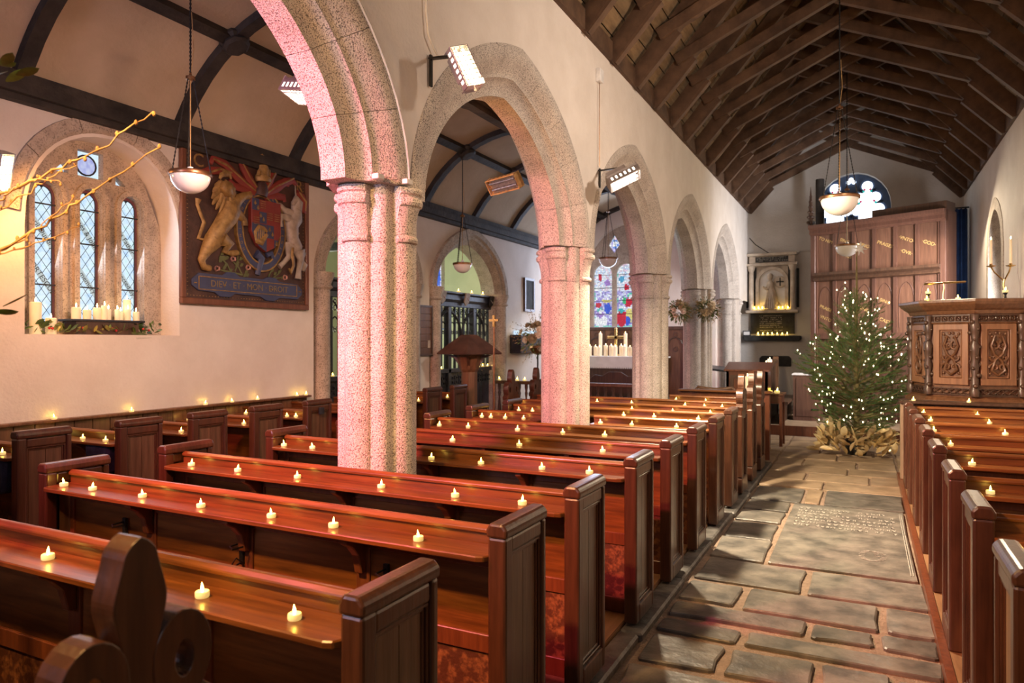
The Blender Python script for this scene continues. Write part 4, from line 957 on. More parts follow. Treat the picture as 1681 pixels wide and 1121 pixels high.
# garter, shield, helm
el = lambda rx, ry, n=36: [(U(470,628)[0]+rx*SC*cos(2*pi*i/n), U(470,628)[1]+ry*SC*1.05*sin(2*pi*i/n)) for i in range(n)]
ga = MB().ring(el(134,168), el(106,140), (0,0,0), (0,1,0), (0,0,1), (1,0,0), .025, .062); go = obj('garter', ga, M['paint_blue'], RA)
ge = MB()
for a_, b_ in (((138,172),(132,166)),((108,142),(102,136))): ge.ring(el(*a_), el(*b_), (0,0,0), (0,1,0), (0,0,1), (1,0,0), .025, .068)
obj('gilt_edge', ge, M['paint_gold'], go)
gs = MB(); limb(gs, [(440,760,22),(470,790,20),(455,840,16),(448,880,12)], .05); limb(gs, [(500,770,12),(530,760,12),(540,790,10)], .055); obj('strap_end', gs, M['paint_blue'], go, smooth=60)
hs_ = 'HONI SOIT QVI MAL Y PENSE'
for i, chh in enumerate(hs_):
    a = radians(215-250*i/(len(hs_)-1)-0); 
    if chh != ' ': text('lettering', chh, M['paint_gold'], go, (.0635, U(470,628)[0]+120*SC*cos(a), U(470,628)[1]+154*SC*1.05*sin(a)), frot('x', math.degrees(a)-90), .042, .001)
su, sv = U(490,600); q = .215
def shp(u0,u1,v0,v1): return [(u0,v0),(u1,v0),(u1,v1),(u0,v1)]
outl = [(su-q,sv+.27),(su+q,sv+.27),(su+q,sv-.10),(su+q*.55,sv-.25),(su,sv-.31),(su-q*.55,sv-.25),(su-q,sv-.10)][::-1]
sh = obj('shield', MB().prism(outl, (0,0,0), (0,1,0), (0,0,1), (1,0,0), .025, .085), M['paint_red'], RA, bevel=.006)
for u0,u1,v0,v1,mm in ((-q,-q/2,.135,.27,'paint_blue'),(-q/2,0,.0,.135,'paint_blue'),(-q,0,-.31,.0,'paint_blue'),(0,q/2,-.155,.0,'paint_blue'),(q/2,q,-.31,-.155,'paint_blue')):
    c_ = clip(shp(su+u0+.004,su+u1-.004,sv+v0+.004,sv+v1-.004), outl); obj('quartering', MB().prism(c_, (0,0,0), (0,1,0), (0,0,1), (1,0,0), .085, .088), M[mm], sh)
fl = MB()
for du, dv in ((-.17,.22),(-.13,.17),(-.09,.09),(-.05,.05),(.04,-.05),(.08,-.10),(.14,-.20)): fl.prism([(su+du-.018,sv+dv-.01),(su+du,sv+dv-.026),(su+du+.018,sv+dv-.01),(su+du+.008,sv+dv+.01),(su+du,sv+dv+.03),(su+du-.008,sv+dv+.01)], (0,0,0), (0,1,0), (0,0,1), (1,0,0), .088, .092)
for k in range(4):
    for du, dv in ((-.07,.22),(.03,.10),(.14,.10),(-.16,.03)): fl.bar((.09,su+du-.03,sv+dv-.024*k+.03), (.09,su+du+.05,sv+dv-.024*k+.03), .007, .006)
obj('gilt_charge', fl, M['paint_gold'], sh, kind='stuff')
hp = MB(); limb(hp, [(425,690,7),(420,640,9),(440,612,10),(470,620,8),(488,640,6)], .095, 6); limb(hp, [(425,690,10),(455,700,15),(488,655,8)], .095, 6)
for k in range(4): limb(hp, [(440+10*k,690-6*k,2.5),(440+10*k,625,2.5)], .094, 4)
obj('harp', hp, M['paint_gold'], sh, smooth=60)
hl = MB(); limb(hl, [(465,440,30),(468,405,34),(470,375,26),(472,355,16)], .06); obj('helm', hl, M['field'], RA, smooth=60)
cr_ = MB(); limb(cr_, [(475,360,38),(474,345,42),(474,330,38)], .065); limb(cr_, [(470,330,28),(475,290,26),(470,265,22)], .075); limb(cr_, [(462,255,22),(458,235,24),(460,215,16),(460,202,8)], .08); limb(cr_, [(440,330,12),(445,300,10)], .09); limb(cr_, [(495,330,13),(500,295,10)], .09)
obj('crest', cr_, M['paint_gold'], RA, smooth=60)
mt = MB()
for seq in ([(440,400,16),(400,340,22),(370,280,20),(355,250,15),(378,262,9)],[(435,415,15),(380,375,22),(330,330,20),(270,260,18),(210,225,16),(195,260,10)],[(430,425,14),(370,400,18),(320,385,16),(290,350,12)],[(300,320,14),(250,300,16),(190,300,16),(140,320,12),(150,345,7)],[(490,410,16),(520,360,20),(540,320,16),(560,310,9)],[(490,430,16),(550,400,24),(610,365,20),(665,355,18),(690,385,10)],[(490,445,14),(560,440,18),(610,450,16),(615,475,9)],[(690,420,12),(730,450,17),(745,500,19),(735,540,12)],[(410,380,12),(350,350,12),(320,300,10)],[(520,400,12),(580,365,12),(640,380,10)]): limb(mt, seq, .05, 7, .55)
mo_ = obj('mantling', mt, M['paint_red'], RA, smooth=60)
me_ = MB()
for seq in ([(440,392,4),(395,330,5),(360,260,4)],[(430,410,4),(375,365,5),(275,270,5),(205,235,4)],[(300,310,4),(240,290,5),(150,325,4)],[(495,400,4),(525,350,5),(548,312,4)],[(495,425,4),(560,385,5),(665,345,4)],[(700,425,4),(745,480,5),(742,530,4)]): limb(me_, seq, .075, 5)
obj('gilt_vein', me_, M['paint_gold'], mo_, smooth=60)
pl = MB(); rs = MB()
for x0, y0, x1, y1 in ((370,880,315,800),(370,880,235,850),(380,880,398,845),(520,890,560,780),(545,900,600,850),(560,900,620,890),(330,860,345,770),(300,850,260,790)): limb(pl, [(x0,y0,4),((x0+x1)/2+8,(y0+y1)/2,4),(x1,y1,3)], .032, 5)
for k in range(26): x, y = random.choice(((270,790),(350,780),(290,860),(370,880),(540,870),(590,880),(250,820),(330,830))); x += random.uniform(-28,28); y += random.uniform(-24,24); limb(pl, [(x,y,2),(x+8,y-10,9),(x+18,y-14,2)], .036, 5, .4)
for x, y in ((315,790),(231,845),(398,838),(490,840),(618,895)):
    for k in range(5): a = k*1.257; limb(rs, [(x+7*cos(a),y+7*sin(a),5),(x+12*cos(a),y+12*sin(a),9)], .045, 6, .5)
obj('foliage', pl, M['paint_green'], RA, smooth=60); obj('rose', rs, M['paint_pink'], RA, smooth=60)
bn = MB(); bn.prism([(.12,.25),(.2,.32),(.5,.32),(.56,.36),(.66,.36),(.72,.32),(1.05,.32),(1.12,.35),(1.24,.35),(1.3,.31),(1.58,.30),(1.66,.24),(1.66,.18),(1.58,.12),(1.3,.12),(1.22,.08),(1.1,.08),(1.02,.12),(.66,.13),(.6,.09),(.46,.09),(.4,.13),(.2,.14),(.12,.19)][::-1], (0,0,0), (0,1,0), (0,0,1), (1,0,0), .025, .045)
bo = obj('motto_scroll', bn, M['paint_blue'], RA, bevel=.004)
be = MB()
for v in (.155,.285): be.bar((.047,.2,v), (.047,1.57,v), .008, .008)
for u in (.2,1.57): be.bar((.047,u,.155), (.047,u,.285), .008, .008)
for u in (.16,.52,.9,1.17,1.62): be.lathe([(.02,0),(.012,.01)], 8, (.045,u,.21))
obj('gilt_edge', be, M['paint_gold'], bo)
text('lettering', 'DIEV · ET · MON · DROIT', M['gold_dim'], bo, (.047,.885,.218), frot('x'), .098, .002)
text('lettering', 'C', M['paint_gold'], RA, (.027,.21,1.46), frot('x'), .19, .006); text('lettering', 'R', M['paint_gold'], RA, (.027,1.63,1.47), frot('x'), .19, .006)

# ------------------------------------------------------------------ black parclose screens in the side wall arches
def screen(label, y0, y1, shields, door):
    t = thing('parclose_screen', label, 'screen', (XN-.2, y0, 0)); L = y1-y0
    obj('cornice', MB().prism([(.0,2.32),(.07,2.32),(.09,2.36),(.08,2.44),(.12,2.46),(.12,2.49),(-.06,2.49),(-.06,2.32)], (0,0,0), (1,0,0), (0,0,1), (0,1,0), 0, L), M['ebony'], t, bevel=.004)
    obj('beam', MB().box(-.03,.05,0,L,2.24,2.32), M['ebony'], t, bevel=.004)
    for y in door:
        obj('post', MB().box(-.04,.06,y-.045,y+.045,0,2.24), M['ebony'], t, bevel=.008)
    obj('dado_rail', MB().box(-.04,.06,0,L,1.12,1.19), M['ebony'], t, bevel=.006)
    n = int(L/.26)
    for k in range(n): obj('dado_panel', MB().box(-.012,.012,L*k/n+.012,L*(k+1)/n-.012,.1,1.12), M['ebony'], t)
    dt = MB()
    for k in range(n*2):
        y = L*(k+.5)/(n*2)
        for z in (.95,1.03): dt.ring([(y+.05*cos(a*pi/6),z+.038*sin(a*pi/6)) for a in range(12)], [(y+.033*cos(a*pi/6),z+.024*sin(a*pi/6)) for a in range(12)], (0,0,0), (0,1,0), (0,0,1), (1,0,0), .012, .03)
    obj('dado_tracery', dt, M['ebony'], t)
    m = int(L/.145)
    for k in range(1, m): obj('mullion', MB().box(-.018,.022,L*k/m-.013,L*k/m+.013,1.19,2.24), M['ebony'], t)
    tr_ = MB(); w_ = L/m
    for k in range(m):
        for s0, s1, z0, hh, a_ in ((0,1,1.86,.12,.011),(0,2,2.0,.20,.013)):
            if s1 == 2 and k % 2: continue
            c = w_*(k+(s0+s1)/2); r = w_*(s1-s0)/2
            p_ = [(.0,c-r+2*r*i/10,z0+arch_z(-1+i/5,hh)) for i in range(11)]; tr_.tube(p_, a_, 4)
        for z, r in ((2.10,.033),(1.80,.022),(2.19,.025)): tr_.tube([(0,w_*(k+.5)+r*cos(i*pi/4),z+r*sin(i*pi/4)) for i in range(9)], .008, 4)
        for s in (-1,1): tr_.tube([(0,w_*(k+.5)+s*w_*.45,1.86),(0,w_*(k+.5)+s*.03,1.84),(0,w_*(k+.5)+s*.02,1.78)], .008, 4)
    obj('tracery', tr_, M['ebony'], t)
    for y in door[1:-1]: obj('door_arch', MB().tube([(.03,y-.42+.84*i/12,1.75+arch_z(-1+i/6,.42)) for i in range(13)], .022, 6), M['ebony'], t)
    for k, (y, mm) in enumerate(shields):
        sd = MB().prism([(-.07,.16),(.07,.16),(.08,.0),(.0,-.06),(-.08,.0)][::-1], (.09,y-y0,2.33), (0,1,0), (.25,0,1), (1,0,-.25), 0, .025)
        so = obj('shield', sd, M['paint_white'] if mm else M['iron'], t, bevel=.004)
        obj('shield_charge', MB().bar((.125,y-y0-.05,2.42), (.115,y-y0+.05,2.36), .025, .012), M['paint_red'] if mm else M['inkwhite'], so)
    return t
screen('black gothic screen between the royal arms and the pink pillar', 6.72, 8.88, [(7.0,0),(7.8,1),(8.5,1)], (.05,1.0,2.1))
screen('black gothic screen with three shields on its beam', 9.28, 11.76, [(9.75,1),(10.52,1),(11.4,0)], (.05,.78,1.62,2.43))
for k, y in enumerate((9.45,9.75,10.3,10.75,11.15,11.55)): tea_light('lit tea light on the beam of the three-shield screen, %s along' % ORD[k], (XN-.12, y, 2.4905), 'tea lights on the screen beam', 1.4)
tea_light('lit tea light on the beam of the screen beside the royal arms', (XN-.12, 7.05, 2.4905), 'tea lights on the screen beam', 1.4)
for k, y in enumerate((9.45,9.62,9.80,11.05,11.2,11.38,11.55)): tea_light('lit tea light on the dado rail of the three-shield screen, %s along' % ORD[k], (XN-.148, y, 1.1905), 'tea lights on the dado rails', 1.2)
for k, y in enumerate((6.85,7.00,7.16)): tea_light('lit tea light on the dado rail beside the royal arms, %s along' % ORD[k], (XN-.148, y, 1.1905), 'tea lights on the dado rails', 1.2)
# notice board, roofed post
nbd = thing('notice_board', 'brown wooden notice board on the stone pier behind the pink pillar', 'board', (XN+.01, 9.06, 1.45))
for k in range(7): obj('board', MB().box(.0,.025,-.17,.17,.105*k,.105*k+.100), M['oak'], nbd)
obj('frame', MB().ring([(-.19,-.02),(.19,-.02),(.19,.76),(-.19,.76)], [(-.16,.01),(.16,.01),(.16,.73),(-.16,.73)], (0,0,0), (0,1,0), (0,0,1), (1,0,0), 0, .035), M['oak_dark'], nbd); obj('notice', MB().box(.026,.028,.06,.13,.10,.22), M['marble'], nbd)
fp = thing('font_cover', 'brown wooden post with a pyramid roof like a canopy', 'canopy', (-5.22, 8.95, 0))
obj('roof', MB().lathe([(.47,.0),(.485,.015),(.47,.03),(.30,.16),(.14,.27),(.12,.29),(.01,.292)], 4, (0,0,1.46), rot=.45), M['copper'], fp)
obj('post', MB().lathe([(.17,.0),(.17,.55),(.14,.60),(.12,.62),(.115,1.2),(.14,1.24),(.15,1.28),(.17,1.36),(.20,1.46)], 8, rot=.45), M['oak'], fp); 
br = MB()
for k in range(4): a = k*pi/2+.45; br.prism([(.1,1.22),(.22,1.40),(.34,1.45),(.1,1.45)], (0,0,0), (cos(a),sin(a),0), (0,0,1), (-sin(a),cos(a),0), -.02, .02)
obj('bracket', br, M['oak_dark'], fp); obj('foot', MB().lathe([(.30,0),(.30,.06),(.22,.12)], 8), M['oak_dark'], fp)
# processional cross in a socket on the bench end
pc = thing('processional_cross', 'thin copper processional cross standing by a poppyhead bench end', 'cross', (-4.06, 7.56, .05))
obj('staff', MB().tube([(0,0,0),(0,0,1.80)], .012, 8), M['bronze'], pc, smooth=60); obj('cross', MB().bar((0,0,1.78),(0,0,1.92),.028,.028).bar((-.06,0,1.86),(.06,0,1.86),.026,.026), M['brass'], pc)
# things on the far side wall and before the altar
bx_ = thing('wall_shelf', 'black box shelf on the wall with a glass dish and tea lights', 'shelf', (XN, 12.0, 1.42))
obj('box', MB().box(.0,.24,0,1.05,.0,.36), M['ebony'], bx_, bevel=.01); obj('glass_dish', MB().box(.03,.2,.10,.85,.362,.44), M['quarry'], bx_, bevel=.01)  # dish glows by itself: blue sheen painted with the emissive window glass
for k, y in enumerate((12.03,12.92,13.02)): tea_light('lit tea light on the black wall shelf, %s along' % ORD[k], (XN+.2, y, 1.7805), 'tea lights on the black wall shelf', 1.5)
tb = thing('wall_tablet', 'small framed dark memorial tablet on the wall above the flowers', 'tablet', (XN+.002, 12.62, 2.28))
obj('slab', MB().box(0,.03,0,.40,0,.62), M['black'], tb); obj('frame', MB().ring([(-.03,-.03),(.43,-.03),(.43,.65),(-.03,.65)], [(.02,.02),(.38,.02),(.38,.60),(.02,.60)], (0,0,0), (0,1,0), (0,0,1), (1,0,0), 0, .045), M['oak_dark'], tb)
rl = thing('altar_rail', 'dark wooden rail with turned balusters before the side altar', 'rail', (-6.05, 11.35, .02))
obj('hand_rail', MB().box(0,3.0,-.05,.05,.86,.92), M['oak'], rl, bevel=.01); obj('foot_rail', MB().box(0,3.0,-.04,.04,.0,.07), M['oak'], rl)
bal = mesh('baluster', MB().lathe([(.03,.07),(.03,.14),(.018,.17),(.034,.30),(.038,.38),(.016,.62),(.03,.70),(.018,.74),(.03,.80),(.03,.86)], 8), M['oak_dark'], 40)
for k in range(22): link('baluster', bal, rl, (.07+k*.136, 0, 0))
for k, x in enumerate((-5.98,-5.62,-5.47)): tea_light('lit tea light on the altar rail, %s from the side wall' % ORD[k], (x, 11.35, .9405), 'tea lights on the altar rail', 1.5)
# ------------------------------------------------------------------ candles
def pillar_candle(label, loc, r, h, group, lit=True, taper=False):
    t = thing('pillar_candle' if not taper else 'taper_candle', label, 'candle', loc, group=group)
    obj('wax', MB().lathe([(r*.98,0),(r,.004),(r*(.8 if taper else 1),h-.006),(r*.8,h),(r*.45,h-.004),(.001,h-.006)], 14), M['wax'], t, smooth=40)
    obj('wick', MB().tube([(0,0,h-.006),(.001,0,h+.008)], .0012, 4), M['iron'], t)
    if lit: obj('flame', MB().lathe([(.001,0),(.005,.006),(.0062,.013),(.004,.024),(.001,.036)], 8, (0,0,h+.002)), M['candleflame'], t, smooth=True)
    return t
# window sill
G1 = 'candles in the lancet window'
sh_ = thing('candle_shelf', 'low dark shelf holding candles in the lancet window', 'shelf', (-6.24, 3.70, 1.712))
obj('top', MB().box(-.10,.10,0,.70,.115,.135), M['ebony'], sh_, bevel=.004); obj('body', MB().box(-.08,.085,.05,.64,0,.115), M['oak_dark'], sh_)
for k, (y, h, r, z, x) in enumerate(((3.45,.27,.045,1.712,-6.22),(3.575,.14,.042,1.712,-6.22),(3.79,.105,.038,1.848,-6.22),(3.875,.085,.034,1.848,-6.20),(3.985,.11,.034,1.848,-6.23),(4.035,.13,.026,1.848,-6.20),(4.085,.10,.022,1.848,-6.22),(4.165,.10,.024,1.848,-6.21),(4.215,.085,.022,1.848,-6.24),(4.255,.105,.026,1.848,-6.19),(4.30,.20,.034,1.848,-6.27),(4.345,.085,.028,1.848,-6.20))):
    pillar_candle('lit ivory candle in the lancet window, %s from its near side' % ORD[k], (x, y, z), r, h, G1)
# leaf meshes
def leaf_mesh(name, l, w_, m, curl=.15, fold=.12):
    mb = MB(); n = 5; P_ = []
    for i in range(n+1):
        t = i/n; ww = w_*sin(pi*min(1, t*.92+.04))**.8*.5
        if i == n: ww = .0006
        P_.append((t*l, ww, curl*l*t*t))
    for x, ww, z in P_: mb.v += [(x,-ww,z+fold*ww),(x,0,z),(x,ww,z+fold*ww),(x,0,z-.0015)]
    for i in range(n):
        a, b = 4*i, 4*i+4
        mb.f += [(a,b,b+1,a+1),(a+1,b+1,b+2,a+2),(a,a+3,b+3,b),(a+3,a+2,b+2,b+3)]; mb.c += [None]*4
    return mesh(name, mb, m, True)
lf = [leaf_mesh('leaf', .075, .034, M['leaf']), leaf_mesh('leaf', .06, .03, M['leaf_yellow']), leaf_mesh('leaf', .055, .018, M['leaf'], .3)]
gl_ = thing('evergreen_garland', 'garland of evergreen and yellow leaves with red berries along the window sill', 'garland', (-6.16, 3.95, 1.715))
bry = mesh('berry', MB().ball((0,0,0), .012, 8, 5), M['berry'], True)
for k in range(150):
    v = random.random(); y = -.60+1.22*v; s = random.uniform(.7,1.2)
    hh = .10 if v < .2 or v > .75 else .05
    link('leaf', lf[1 if (.15 < v < .65 and random.random() < .55) else random.choice((0,0,2))], gl_, (random.uniform(-.10,.04), y, random.uniform(.005,hh)), (random.uniform(-.9,.9), random.uniform(-1.1,.2), random.uniform(-1.9,1.9)), s)
for y in (-.42,-.40,-.18,-.15,.12,.15,.17,.42,.46,.48): link('berry', bry, gl_, (random.uniform(-.01,.05), y, random.uniform(.03,.06)))
sp = MB()
for k in range(16): sp.tube([(.03,.30+.02*k*.4,.02),(.06,.33+.02*k*.5,-.03),(.055,.36+.02*k*.5,-.10+.004*k)], .0016, 4)
obj('trailing_sprig', sp, M['leaf'], gl_, kind='stuff')
# ------------------------------------------------------------------ side altar
ap = struct('floor.005', MB().box(-6.0,-3.1,13.9,YEA,.02,.30), M['slate_tan'], 'raised step under the side altar')
al = thing('altar', 'altar table with white lace-edged cloth and dark frontal', 'altar', (-4.75, 14.68, .30))
obj('frontal', MB().box(-.95,.95,-.32,.32,0,1.00), M['oak_dark'], al)
cl = MB(); cl.box(-1.0,1.0,-.35,.35,1.0,1.03); cl.box(-1.0,1.0,-.36,-.348,.80,1.03)
for i in range(50): cl.prism([(-.02,0),(.02,0),(.01,-.03),(-.01,-.03)], (-.98+i*.04,-.354,.80), (1,0,0), (0,0,1), (0,1,0), -.004, .004)
obj('altar_cloth', cl, M['cloth_white'], al, bevel=.004)
rr = thing('reredos', 'carved dark wooden reredos panelling behind the side altar', 'reredos', (-4.6, YEA-.10, .30))
for k in range(8):
    x = -1.4+k*.36
    obj('panel', MB().box(x+.02,x+.34,.02,.06,.2,1.60), M['oak'], rr)
    p_ = [(x+.18-.15+.30*i/10, 0, 1.30+arch_z(-1+i/5,.14)) for i in range(11)]; t_ = MB().tube(p_, .014, 5)
    for z in (1.50,1.18): t_.tube([(x+.18+.05*cos(i*pi/4),.01,z+.05*sin(i*pi/4)) for i in range(9)], .010, 5)
    obj('arched_tracery', t_, M['oak_dark'], rr)
obj('cornice', MB().box(-1.42,1.5,-.03,.07,1.60,1.68), M['oak_dark'], rr, bevel=.01)
fr_ = MB()
for k in range(9): fr_.box(-1.42+k*.36,-1.38+k*.36,-.01,.06,0,1.60)
obj('stile', fr_, M['oak_dark'], rr)
for k, (x, h, y, r) in enumerate(((-5.52,.20,14.60,.045),(-5.42,.22,14.55,.045),(-5.30,.21,14.6,.045),(-5.18,.2,14.52,.04),(-5.06,.24,14.58,.045),(-4.94,.23,14.6,.05),(-4.82,.21,14.52,.045),(-4.72,.23,14.62,.045),(-4.62,.22,14.55,.045),(-4.52,.2,14.6,.045),(-4.40,.22,14.56,.045))):
    pillar_candle('lit candle in the row on the side altar, %s along' % ORD[k], (x, y, 1.331), r, h, 'candles on the side altar')
for k, x in enumerate((-5.28,-4.70)): pillar_candle('tall lit candle %s the brass altar cross' % ('this side of' if k == 0 else 'beyond'), (x, 14.86, 1.331), .04, .50, 'tall candles by the altar cross')
cx_ = thing('altar_cross', 'plain golden cross standing on the side altar', 'cross', (-4.93, 14.88, 1.331))
obj('foot', MB().box(-.10,.10,-.06,.06,0,.04), M['brass'], cx_); obj('cross', MB().box(-.03,.03,-.015,.015,.04,.62).box(-.20,.20,-.015,.015,.38,.44), M['brass'], cx_, bevel=.004)
bs = thing('settle', 'dark settle with a wavy carved back before the side altar', 'bench', (-4.2, 12.6, .02))
obj('back', MB().prism([(-.5,.3),(.5,.3),(.5,.92),(.40,1.0),(.25,.98),(.12,1.06),(-.12,1.06),(-.25,.98),(-.40,1.0),(-.5,.92)], (0,0,0), (1,0,0), (0,0,1), (0,1,0), 0, .035), M['oak_dark'], bs, bevel=.008)
obj('seat', MB().box(-.5,.5,.035,.42,.40,.44), M['oak_dark'], bs)
for sx in (-.5,.45):
    for sy in (0,.37): obj('leg', MB().box(sx,sx+.05,sy,sy+.05,0,.40), M['oak_dark'], bs)
# ------------------------------------------------------------------ flowers
def bloom(name, r, m):
    mb = MB()
    for lay, (n, rr_, zz, op) in enumerate(((7,r,0,.35),(6,r*.75,.25*r,.7),(4,r*.45,.5*r,1.1))):
        for k in range(n):
            a = 2*pi*k/n+lay*.4
            c0 = Vector((cos(a)*rr_*.2, sin(a)*rr_*.2, zz*.5)); c1 = Vector((cos(a)*rr_*.8, sin(a)*rr_*.8, zz+rr_*.35*op)); c2 = Vector((cos(a)*rr_*.95, sin(a)*rr_*.95, zz+rr_*.75*op))
            s = Vector((-sin(a), cos(a), 0))*rr_*.42
            mb.add([c0-s*.4,c0+s*.4,c1+s,c1-s,c2+s*.5,c2-s*.5], [(0,1,2,3),(3,2,4,5)])
    mb.ball((0,0,r*.35), r*.42, 7, 5)
    return mesh(name, mb, m, True)
bl = [bloom('bloom', .06, M['flower_cream']), bloom('bloom', .05, M['flower_dry']), bloom('bloom', .08, M['flower_dry'])]
def fol_mesh(seed, n, R, m, lw=.02, ll=.06):
    rd_ = random.Random(seed); mb = MB()
    for k in range(n):
        d = Vector((rd_.gauss(0,1), rd_.gauss(0,1), rd_.gauss(0,1))).normalized(); p = d*R*rd_.uniform(.3,1)
        s = d.cross(Vector((rd_.gauss(0,1), rd_.gauss(0,1), .3))).normalized()*lw*.5; e = p+d*ll*rd_.uniform(.6,1.2)+Vector((0,0,-.01)); m_ = (p+e)/2+d.cross(s).normalized()*.006
        mb.add([p, m_+s, e, m_-s], [(0,1,2,3)])
    return mesh('foliage', mb, m)
def bouquet(label, loc, R, n, seed, group, spray=18, white=.4):
    rd_ = random.Random(seed); t = thing('flower_arrangement', label, 'flowers', loc, group=group)
    o = link('foliage', fol_mesh(seed, 260, R*.95, M['leaf'], .022, .07), t); o['kind'] = 'stuff'
    o = link('dried_foliage', fol_mesh(seed+1, 220, R*1.0, M['flower_dry'], .018, .06), t); o['kind'] = 'stuff'
    for k in range(n):
        d = Vector((rd_.gauss(0,1), rd_.gauss(0,1)-.8, rd_.gauss(0,1))).normalized()
        e = d.to_track_quat('Z','Y').to_euler(); link('bloom', bl[0] if rd_.random() < white else bl[rd_.choice((1,2))], t, d*R*rd_.uniform(.62,.9), e, rd_.uniform(.75,1.15))
    tw = MB()
    for k in range(spray):
        d = Vector((rd_.gauss(0,1), rd_.gauss(0,.7), rd_.gauss(.4,.9))).normalized(); tw.tube([d*R*.4, d*R*1.0+Vector((0,0,.01)), d*R*rd_.uniform(1.25,1.55)+Vector((0,0,-.01))], [.003,.002,.001], 4)
        for j in range(4): q_ = d*R*(1.0+.14*j); tw.ball(q_+Vector((rd_.uniform(-.02,.02),rd_.uniform(-.02,.02),rd_.uniform(-.02,.02))), .008, 5, 4)
    obj('spray_twig', tw, M['twig'], t)
    return t
fa = bouquet('big arrangement of cream and dried flowers partly behind the amber-lit pillar', (-5.05, 11.0, 1.72), .36, 20, 3, None, 26, .5)
ex = MB()
for k in range(3): a = 2*pi*k/3; ex.tube([(0,0,-.9),(.22*cos(a),.22*sin(a),-1.66)], .012, 6)
ex.tube([(0,0,-.95),(0,0,-.12)], .014, 8); obj('stand', ex, M['iron'], fa); obj('bowl', MB().lathe([(.02,-.3),(.10,-.27),(.15,-.18),(.14,-.14)], 14), M['bronze'], fa)
bouquet('dried flower bunch tied to the altar side of the fourth pillar', (-2.83, 11.88, 2.16), .18, 11, 11, 'flower bunches on the fourth pillar')
bouquet('cream flower bunch tied to the aisle side of the fourth pillar', (-2.35, 11.88, 2.19), .19, 12, 23, 'flower bunches on the fourth pillar', 22, .6)
# ------------------------------------------------------------------ alabaster monument on the east wall
mo = thing('wall_monument', 'alabaster wall monument with a kneeling robed figure in an arched niche', 'monument', (-1.84, YE, 1.80))
bp_ = MB(); bp_.box(-.46,.46,-.06,0,.50,1.75); obj('back_slab', bp_, M['marble'], mo)
obj('niche', MB().prism([(-.27,.56),(.27,.56)]+[(.27*cos(pi*i/14),1.16+.27*sin(pi*i/14)) for i in range(15)], (0,-.068,0), (1,0,0), (0,0,1), (0,1,0), 0, .01), M['cloth_white'], mo)
obj('arch_frame', MB().ring([(-.34,.56),(.34,.56)]+[(.34*cos(pi*i/14),1.16+.34*sin(pi*i/14)) for i in range(15)], [(-.27,.57),(.27,.57)]+[(.27*cos(pi*i/14),1.16+.27*sin(pi*i/14)) for i in range(15)], (0,-.13,0), (1,0,0), (0,0,1), (0,1,0), 0, .08), M['marble'], mo)
for s in (-1, 1):
    obj('column', MB().lathe([(.07,.54),(.075,.58),(.055,.62),(.05,1.40),(.07,1.43),(.085,1.50),(.09,1.52)], 12, (s*.43,-.14,0)), M['marble'], mo, smooth=40)
    obj('side_strip', MB().box(s*.36-.03,s*.36+.03,-.075,-.06,.56,1.5), M['black'], mo); obj('outer_strip', MB().box(min(s*.50,s*.55),max(s*.50,s*.55),-.05,0,.6,1.45), M['black'], mo)
obj('entablature', MB().box(-.53,.53,-.20,0,1.52,1.58).box(-.48,.48,-.14,0,1.58,1.74).box(-.52,.52,-.20,0,1.74,1.80), M['marble'], mo, bevel=.01)
en = obj('inscribed_frieze', MB().box(-.34,.34,-.15,-.14,1.60,1.72), M['black'], mo)
def scribble(mb, x0, x1, z, y, h=.018, t=.004):
    x = x0
    while x < x1:
        wd = random.uniform(.012,.022)
        if random.random() < .84:
            mb.box(x,x+t,y-.002,y,z,z+h)
            if random.random() < .7: mb.box(x,x+wd*.75,y-.002,y,z+random.choice((0,h*.45,h-t)),z+random.choice((0,h*.45,h-t))*0+h if random.random() < .12 else z+h*.5+t)
            if random.random() < .5: mb.box(x+wd*.6,x+wd*.6+t,y-.002,y,z,z+h)
        x += wd+.007
ins = MB()
for k in range(3): scribble(ins, -.31, .31, 1.69-.034*k, -.15)
obj('inscription', ins, M['inkwhite'], mo, kind='stuff')
obj('sill', MB().box(-.55,.55,-.22,0,.48,.54), M['marble'], mo, bevel=.012)
fg = MB()      # the kneeling figure in a long robe
fg.tube([(-.05,-.12,.57),(.02,-.13,.70),(.0,-.14,.88),(-.035,-.14,1.05),(-.03,-.14,1.15),(-.03,-.14,1.20)], [.15,.13,.105,.085,.07,.03], 12, .8, up=(0,1,0))
fg.tube([(.02,-.12,.70),(.10,-.12,.62),(.19,-.11,.58)], [.12,.10,.05], 10, .8, up=(0,1,0)); fg.ball((-.035,-.15,1.265), .058, 10, 7, 1.15); fg.lathe([(.045,-.02),(.062,.0),(.064,.03),(.04,.06),(.01,.075)], 10, (-.03,-.145,1.28))
fg.tube([(-.01,-.16,1.12),(-.07,-.19,1.0),(-.15,-.22,1.03)], [.038,.033,.022], 8); fg.tube([(-.06,-.12,1.12),(-.11,-.17,1.0),(-.16,-.21,1.04)], [.038,.032,.022], 8); fg.ball((-.165,-.22,1.05), .024, 7, 5)
for k in range(5): fg.tube([(-.13+.05*k,-.235,.58),(-.09+.03*k,-.22,.85),(-.06+.015*k,-.20,1.0)], [.018,.014,.006], 6)
obj('kneeling_figure', fg, M['marble'], mo, smooth=60)
wg = MB(); wg.lathe([(.13,0),(.13,.02),(.10,.03),(.03,.035)], 16); ws = obj('hanging_shield', wg, M['marble'], mo, loc=(.17,-.085,1.16), rot=(pi/2,0,0))
obj('shield_cross', MB().box(-.012,.012,-.09,.09,.03,.045).box(-.08,.08,-.012,.012,.03,.045), M['black'], ws)
bt = obj('black_tablet', MB().box(-.46,.46,-.05,0,.02,.47), M['black'], mo)
ins = MB()
